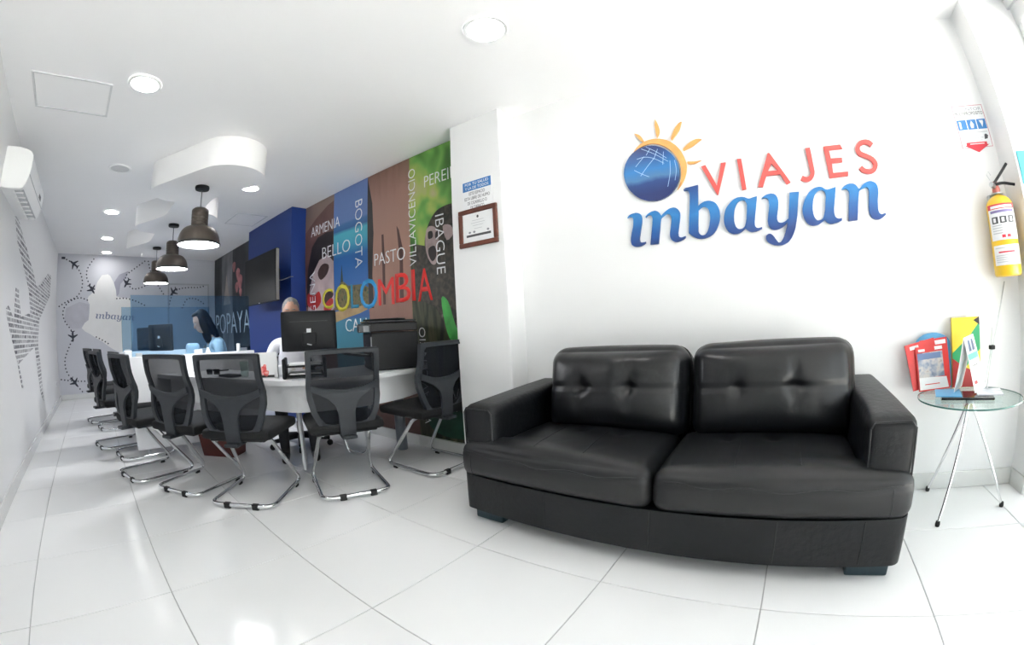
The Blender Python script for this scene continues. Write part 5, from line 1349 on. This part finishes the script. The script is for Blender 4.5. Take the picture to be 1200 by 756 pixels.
t, ff = slab('folder', .158, .335, .012, m_yellow, (2.205, 1.588, TZ + .002), R(-2), R(5), 'tall yellow, green and red folder standing at the back of the glass table', 'folder', R(1))
printed(t, ff, 'printed_green', [(-.079, .165), (.02, .245), (.079, .31), (.079, .18), (.0, .10), (-.079, .05)], m_green, .0061, .0067)
printed(t, ff, 'printed_red', [(-.079, .0), (.079, .0), (.079, .06), (-.02, .10), (-.079, .14)], mat('folder_dark_red', (.40, .03, .03), .4), .0068, .0074)
printed(t, ff, 'printed_corner', [(.045, .318), (.079, .335), (.079, .295)], m_dark, .0068, .0074)
# flat pile
o = obj('tablet', xform(box(-.125, .125, -.075, .075, 0, .012, .003, 1), T(2.115, 1.372, TZ + .001) @ Matrix.Rotation(R(-18), 4, 'Z')), m_black_gloss)
tag(o, 'thin black tablet lying on the glass table under the leaflets', 'tablet')
o = obj('leaflet', xform(box(-.062, .062, -.080, .080, 0, .004), T(2.035, 1.415, TZ + .0135) @ Matrix.Rotation(R(-18), 4, 'Z')), m_sky)
tag(o, 'blue leaflet lying flat on the black tablet, in front of the magazines', 'leaflet')
o = obj('leaflet', xform(box(-.062, .062, -.075, .075, 0, .004), T(2.235, 1.375, TZ + .0135) @ Matrix.Rotation(R(-20), 4, 'Z')), m_printed)
tag(o, 'pale printed leaflet lying flat at the right end of the black tablet', 'leaflet')
# A-frame card
ca = thing('tent_card', 'tall folded white card with a photograph and green band, standing on the flat leaflets', 'card', (0, 0, 0))
RA, RB_ = Vector((2.103, 1.395, .798)), Vector((2.190, 1.475, .806))
FA, FB = Vector((2.148, 1.350, TZ + .019)), Vector((2.258, 1.465, TZ + .019))
BA, BB = Vector((2.060, 1.402, TZ + .019)), Vector((2.155, 1.530, TZ + .019))
def quad_frame(a, b_, c_, d_, nrm):
    """bilinear patch a-b along the foot, d-c along the ridge"""
    return lambda u, v, d: tuple((a * (1 - u) + b_ * u) * (1 - v) + (d_ * (1 - u) + c_ * u) * v + nrm * d)
nf = (FB - FA).cross(RA - FA).normalized()
ff = quad_frame(FA, FB, RB_, RA, nf)
obj('front_leaf', prism([[(0, 0), (1, 0), (1, 1), (0, 1)]], ff, -.001, .001), m_paper, ca)
nb_ = (BA - BB).cross(RB_ - BB).normalized()
fb = quad_frame(BB, BA, RA, RB_, nb_)
obj('back_leaf', prism([[(0, 0), (1, 0), (1, 1), (0, 1)]], fb, -.001, .001), m_paper, ca)
obj('printed_photo', prism([[(.10, .70), (.85, .70), (.85, .96), (.10, .96)]], ff, .0011, .0018), mat('photo_pale_grey', (.55, .60, .68), .4), ca)
for u in (.22, .55):
    obj('printed_figure', prism([[(u, .73), (u + .24, .73), (u + .20, .93), (u + .05, .93)]], ff, .0019, .0024), m_navy, ca)
obj('printed_band', prism([[(.04, .58), (.96, .58), (.96, .69), (.04, .69)]], ff, .0011, .0018), mat('card_mint_green', (.16, .62, .38), .4), ca)
obj('printed_mark', prism([[(.12, .14), (.38, .14), (.38, .20), (.12, .20)]], ff, .0011, .0018), m_magred, ca)
obj('text_line', prism([[(.25, .46), (.75, .46), (.75, .475), (.25, .475)]], ff, .0011, .0018), m_ink2, ca)
wr = thing('metal_rod', 'thin bent metal rod with a dark clip, rising from the glass table to the wall', 'rod', (0, 0, 0))
obj('rod', tube(rounded([(2.285, 1.50, TZ + .002), (2.335, 1.55, .73), (2.405, 1.60, .88), (2.48, 1.652, 1.03)], .12), [.0042] * 16 if False else .0036, 8), m_steel, wr, smooth=True)
obj('rod', tube([(2.262, 1.49, TZ + .002), (2.325, 1.545, .72), (2.345, 1.57, .82)], .0028, 8), m_steel, wr, smooth=True)
obj('clip', box(2.321, 2.347, 1.535, 1.565, .718, .738, .003, 1), m_rubber, wr)

# ---------------------------------------------------------------- fire extinguisher
EX, EY = 2.462, 1.568
m_exy = mat('extinguisher_yellow', (.80, .50, .012), .3, var=.03, scale=6, coat=.4)
ex = thing('fire_extinguisher', 'yellow fire extinguisher hanging on the wall at the right', 'fire extinguisher', (EX, EY, 0))
prof = [(0, 1.052), (.060, 1.052), (.070, 1.058), (.072, 1.070), (.072, 1.385)]
for k in range(1, 10):
    a = k / 9 * math.pi / 2 * .86
    prof.append((.072 * math.cos(a) + .0, 1.385 + .058 * math.sin(a)))
prof += [(.016, 1.446), (.016, 1.455), (0, 1.455)]
obj('cylinder', lathe(prof, 48), m_exy, ex, smooth=35)
def cyl_patch(a0, a1, z0, z1, r, n=20):
    bm = B()
    ring = []
    for k in range(n + 1):
        a = R(a0 + (a1 - a0) * k / n)
        ring.append([bm.verts.new((q * math.cos(a), q * math.sin(a), z)) for q, z in ((r, z0), (r, z1), (r - .002, z1), (r - .002, z0))])
    for p_, q_ in zip(ring, ring[1:]):
        for k in range(4):
            bm.faces.new((p_[k], q_[k], q_[(k + 1) % 4], p_[(k + 1) % 4]))
    bm.faces.new(ring[0])
    bm.faces.new(ring[-1][::-1])
    return bm
la = obj('label', cyl_patch(-178, -42, 1.222, 1.392, .0728), m_paper, ex, smooth=30)
obj('red_band', cyl_patch(-178, -42, 1.368, 1.392, .0733), m_sred, la, smooth=30)
obj('title', cyl_patch(-160, -60, 1.372, 1.384, .0737), m_paper, la, smooth=30)
obj('title', cyl_patch(-165, -55, 1.350, 1.362, .0733), mat('label_purple_text', (.22, .18, .38), .5), la, smooth=30)
for k in range(3):
    obj('pictogram', cyl_patch(-162 + k * 36, -134 + k * 36, 1.300, 1.332, .0733, 6), m_ink2, la, smooth=30)
    obj('pictogram_figure', cyl_patch(-155 + k * 36, -143 + k * 36, 1.306, 1.326, .0737, 4), m_paper, la, smooth=30)
for z in (1.288, 1.276, 1.264, 1.252):
    obj('text_line', cyl_patch(-165, -120, z, z + .005, .0733, 8), mat('faint_print', (.5, .5, .5), .6), la, smooth=30)
    obj('text_line', cyl_patch(-108, -62, z + .004, z + .008, .0733, 8), mat('faint_print', (.5, .5, .5), .6), la, smooth=30)
for a in (-126, -104):
    obj('red_dot', cyl_patch(a, a + 15, 1.232, 1.246, .0733, 5), m_sred, la, smooth=30)
lb = obj('label', cyl_patch(-175, -45, 1.105, 1.198, .0728), m_paper, ex, smooth=30)
obj('text_line', cyl_patch(-150, -80, 1.162, 1.169, .0733, 10), m_sred, lb, smooth=30)
for z in (1.183, 1.148, 1.138, 1.128, 1.118):
    obj('text_line', cyl_patch(-165, -60, z, z + .004, .0733, 12), mat('faint_print', (.5, .5, .5), .6), lb, smooth=30)
obj('valve', lathe([(0, 1.45), (.020, 1.452), (.022, 1.470), (.016, 1.492), (.014, 1.510), (0, 1.512)], 20), mat('valve_copper_red', (.55, .16, .13), .35, .3), ex, smooth=True)
obj('neck_ring', lathe([(.018, 1.444), (.036, 1.446), (.036, 1.452), (.018, 1.454)], 24), m_steel, ex, smooth=True)
obj('handle', tube(rounded([(-.012, -.02, 1.492), (.03, -.03, 1.496), (.098, -.035, 1.482)], .03), [.008, .008, .008, .008, .008, .008, .008, .006][:8] if False else .0075, 8), m_black, ex, smooth=True)
obj('lever', tube(rounded([(-.014, -.02, 1.500), (.022, -.03, 1.535), (.070, -.045, 1.585)], .04), .0075, 8), m_black, ex, smooth=True)
obj('gauge', tube([(-.018, -.015, 1.485), (-.040, -.030, 1.492)], .014, 14), m_steel, ex, smooth=True)
obj('pin', tube([(-.03, -.01, 1.515), (-.045, -.01, 1.545), (-.03, -.01, 1.56), (-.02, -.01, 1.54)], .002, 6), m_steel, ex, smooth=True)
br = obj('bracket', box(-.018, .018, .055, YB - EY - .0005, 1.40, 1.46, .003, 1), m_steel, ex)
obj('hook', tube(rounded([(0, .075, 1.45), (0, .03, 1.475), (0, .012, 1.47)], .02), .004, 8), m_steel, br, smooth=True)

# ---------------------------------------------------------------- the two members of staff
def ico(c, r, M=None, sub=3):
    bm = B()
    bmesh.ops.create_icosphere(bm, subdivisions=sub, radius=1.0)
    for v in bm.verts:
        v.co = Vector((v.co.x * r[0], v.co.y * r[1], v.co.z * r[2]))
    if M is not None:
        xform(bm, M)
    return xform(bm, T(*c))

def skin_mesh(verts, edges, radii, sub=1):
    me = bpy.data.meshes.new('sk')
    me.from_pydata([tuple(v) for v in verts], edges, [])
    o = bpy.data.objects.new('sk', me)
    COL.objects.link(o)
    o.modifiers.new('s', 'SKIN')
    for k, r in enumerate(radii):
        rr = r if isinstance(r, tuple) else (r, r)
        me.skin_vertices[0].data[k].radius = rr
        me.skin_vertices[0].data[k].use_root = (k == 0)
    sb_ = o.modifiers.new('b', 'SUBSURF')
    sb_.levels = sub
    sb_.render_levels = sub
    dg = bpy.context.evaluated_depsgraph_get()
    me2 = bpy.data.meshes.new_from_object(o.evaluated_get(dg))
    bpy.data.objects.remove(o)
    bpy.data.meshes.remove(me)
    return me2

def remeshed(me, voxel, smooth_it=2):
    o = bpy.data.objects.new('rm', me)
    COL.objects.link(o)
    r_ = o.modifiers.new('r', 'REMESH')
    r_.mode = 'VOXEL'
    r_.voxel_size = voxel
    s_ = o.modifiers.new('s', 'SMOOTH')
    s_.iterations = smooth_it
    dg = bpy.context.evaluated_depsgraph_get()
    me2 = bpy.data.meshes.new_from_object(o.evaluated_get(dg))
    bpy.data.objects.remove(o)
    bpy.data.meshes.remove(me)
    return me2

def person(label, loc, rz, pitch, hair, shirt, trousers, skin_c, long_hair, hands_y=.34, scale=1.0, lean=0.0):
    t = thing('person', label, 'person', loc, rz)
    t.scale = (scale,) * 3
    m_skin = mat('skin_' + skin_c[0], skin_c[1], .5, var=.06, scale=9)
    m_shirt = mat('shirt_' + shirt[0], shirt[1], .8, var=.04, scale=7, bump=.1, bscale=25)
    m_trou = mat('trousers_dark', (.015, .016, .02), .8, var=.1)
    m_shoe = mat('shoe_black', (.01, .01, .01), .35)
    m_hair = mat('hair_' + hair[0], hair[1], .7, spec=.12, var=.35, scale=40, bump=.3, bscale=90)
    V, E_, RD, K = [], [], [], []
    def add(p, r, parent, k):
        V.append(Vector(p)); RD.append(r); K.append(k)
        if parent is not None:
            E_.append((parent, len(V) - 1))
        return len(V) - 1
    pel = add((0, 0, .50), (.15, .12), None, 'trousers')
    sp = add((0, .0, .64), (.145, .105), pel, 'shirt')
    ch = add((0, .01, .80), (.165, .11), sp, 'shirt')
    up = add((0, .005, .905), (.115, .08), ch, 'shirt')
    nk = add((0, .015, .985), .052, up, 'skin')
    hd = add((0, .03, 1.07), .05, nk, 'skin')
    for s in (-1, 1):
        sh_ = add((s * .165, 0, .905), .066, up, 'shirt')
        el = add((s * .235, .06, .70), .047, sh_, 'shirt')
        w0 = add((s * .17, .27, .735), .034, el, 'shirt')
        wr_ = add((s * .155, hands_y - .03, .738), .027, w0, 'skin')
        pm = add((s * .135, hands_y + .035, .735), (.034, .018), wr_, 'skin')
        for q in range(4):
            bx = s * (.135 - .028 + q * .0185)
            f1 = add((bx, hands_y + .075, .735), .0085, pm, 'skin')
            f2 = add((bx - s * .003, hands_y + .105 - abs(q - 1.3) * .006, .728), .0080, f1, 'skin')
            add((bx - s * .006, hands_y + .125 - abs(q - 1.3) * .010, .717), .0070, f2, 'skin')
        th = add((s * .098, hands_y + .03, .727), .0105, wr_, 'skin')
        add((s * .082, hands_y + .062, .722), .0085, th, 'skin')
        hp = add((s * .095, .04, .49), .088, pel, 'trousers')
        kn = add((s * .12, .40, .49), .064, hp, 'trousers')
        an = add((s * .12, .44, .11), .042, kn, 'trousers')
        hl = add((s * .12, .43, .045), .038, an, 'shoe')
        add((s * .125, .58, .032), .032, hl, 'shoe')
    def leaned(p):
        k = max(0.0, min(1.0, (p.z - .56) / .5))
        return Vector((p.x, p.y + (lean * k if p.y < .2 else 0), p.z - lean * .15 * k))
    for k_ in range(len(V)):
        V[k_] = leaned(V[k_])
    me = skin_mesh(V, E_, RD, 2)
    bm = B()
    bm.from_mesh(me)
    bpy.data.meshes.remove(me)
    HM = T(0, .03 + lean, 1.06 - lean * .15) @ Matrix.Rotation(pitch, 4, 'X') @ T(0, .03, .115)
    def head(c, r, sub=3):
        b = ico(c, r, None, sub)
        return merge(bm, xform(b, HM))
    head((0, 0, .02), (.074, .092, .105))
    head((0, .033, -.050), (.058, .056, .062))            # jaw and chin
    head((0, .093, -.018), (.012, .020, .022), 2)         # nose
    head((0, .086, .008), (.009, .012, .03), 2)
    head((0, .075, .035), (.05, .016, .012), 2)           # brow
    for s in (-1, 1):
        head((s * .074, -.005, -.008), (.010, .020, .031), 2)
    head((0, .082, -.058), (.024, .012, .008), 2)         # lips
    me = bpy.data.meshes.new('body')
    bm.to_mesh(me)
    bm.free()
    me = remeshed(me, .0062, 2)
    o = bpy.data.objects.new('body', me)
    COL.objects.link(o)
    o.parent = t
    me.materials.clear()
    for mm in (m_skin, m_shirt, m_trou, m_shoe):
        me.materials.append(mm)
    idx = {'skin': 0, 'shirt': 1, 'trousers': 2, 'shoe': 3}
    segs = [(V[a], V[b_], K[b_]) for a, b_ in E_]
    for p in me.polygons:
        c = p.center
        if c.z > 1.03 - lean * .15:
            k = 'skin'
        elif c.z > .955 - lean * .15 and abs(c.x) < .10:
            k = 'skin' if c.z > .978 - lean * .15 else 'shirt'
        else:
            best, k = 9, 'shirt'
            for a, b_, kk in segs:
                ab = b_ - a
                tt = max(0, min(1, (c - a).dot(ab) / ab.length_squared))
                d = (c - a - ab * tt).length
                if d < best:
                    best, k = d, kk
        p.material_index = idx[k]
        p.use_smooth = True
    for s in (-1, 1):
        ey = obj('eye', xform(ico((s * .030, .0815, .012), (.010, .007, .0055), None, 2), HM), mat('eye_white', (.6, .6, .6), .3), t, smooth=True)
        obj('iris', xform(ico((s * .030, .0862, .012), (.0045, .0035, .0045), None, 2), HM), mat('iris_brown', (.03, .015, .01), .2), ey, smooth=True)
        obj('eyebrow', xform(ico((s * .030, .088, .037), (.018, .006, .004), None, 2), HM), m_hair, t, smooth=True)
    obj('mouth', xform(ico((0, .091, -.057), (.020, .005, .003), None, 2), HM), mat('lip_dark', (.25, .08, .07), .5), t, smooth=True)
    # hair: a shell over the skull, open at the face
    if long_hair:
        b = ico((0, -.020, .028), (.082, .092, .112), None, 4)
        for (c, r) in (((0, -.055, -.03), (.086, .065, .11)), ((-.064, -.004, -.05), (.030, .056, .13)), ((.064, -.004, -.05), (.030, .056, .13)), ((0, -.075, -.14), (.092, .050, .15)), ((-.055, .015, -.17), (.032, .036, .10)), ((.055, .015, -.17), (.032, .036, .10)), ((0, .03, .105), (.055, .05, .024))):
            merge(b, ico(c, r, None, 3))
    else:
        b = ico((0, -.013, .039), (.0775, .090, .099), None, 4)
        bmesh.ops.delete(b, geom=[v for v in b.verts if v.co.z < -.035], context='VERTS')
        bmesh.ops.holes_fill(b, edges=[e for e in b.edges if e.is_boundary], sides=0)
    for v in b.verts:
        v.co += Vector((random.uniform(-1, 1), random.uniform(-1, 1), random.uniform(-1, 1))) * (.0016 if long_hair else .0034)
    if long_hair:
        me_h = bpy.data.meshes.new('h')
        xform(b, HM).to_mesh(me_h)
        b.free()
        b = B()
        b.from_mesh(remeshed(me_h, .006, 3))
        obj('hair', b, m_hair, t, smooth='all')
    else:
        obj('hair', xform(b, HM), m_hair, t, smooth='all')
    # collar
    cl = [(.062 * math.cos(q * math.pi / 12), .012 + lean * .85 + .062 * math.sin(q * math.pi / 12),   .976 - lean * .15 - .012 * math.sin(q * math.pi / 12)) for q in range(24)]
    obj('collar', tube(cl, .013, 8, closed=True), m_shirt, t, smooth='all')
    return t
MAN_L, MAN_R = (-2.33, .93, 0), R(-117)
person('man with grey hair and a white shirt sitting behind the big black monitor', MAN_L, MAN_R, R(-4), ('grey', (.21, .21, .213)), ('white', (.74, .75, .80)), None, ('tan', (.40, .22, .155)), False)
office_chair((-2.33, .93, 0), MAN_R, 'black swivel chair that the man in the white shirt sits on')
WOM_L, WOM_R = (-3.86, .74, 0), R(177)
person('woman with long dark hair and a pale blue blouse looking down behind the blue glass', WOM_L, WOM_R, R(-24), ('black', (.004, .0035, .004)), ('pale_blue', (.50, .62, .70)), None, ('light', (.45, .27, .20)), True, scale=1.03, lean=.15)
office_chair(WOM_L, WOM_R, 'black swivel chair that the dark-haired woman sits on')
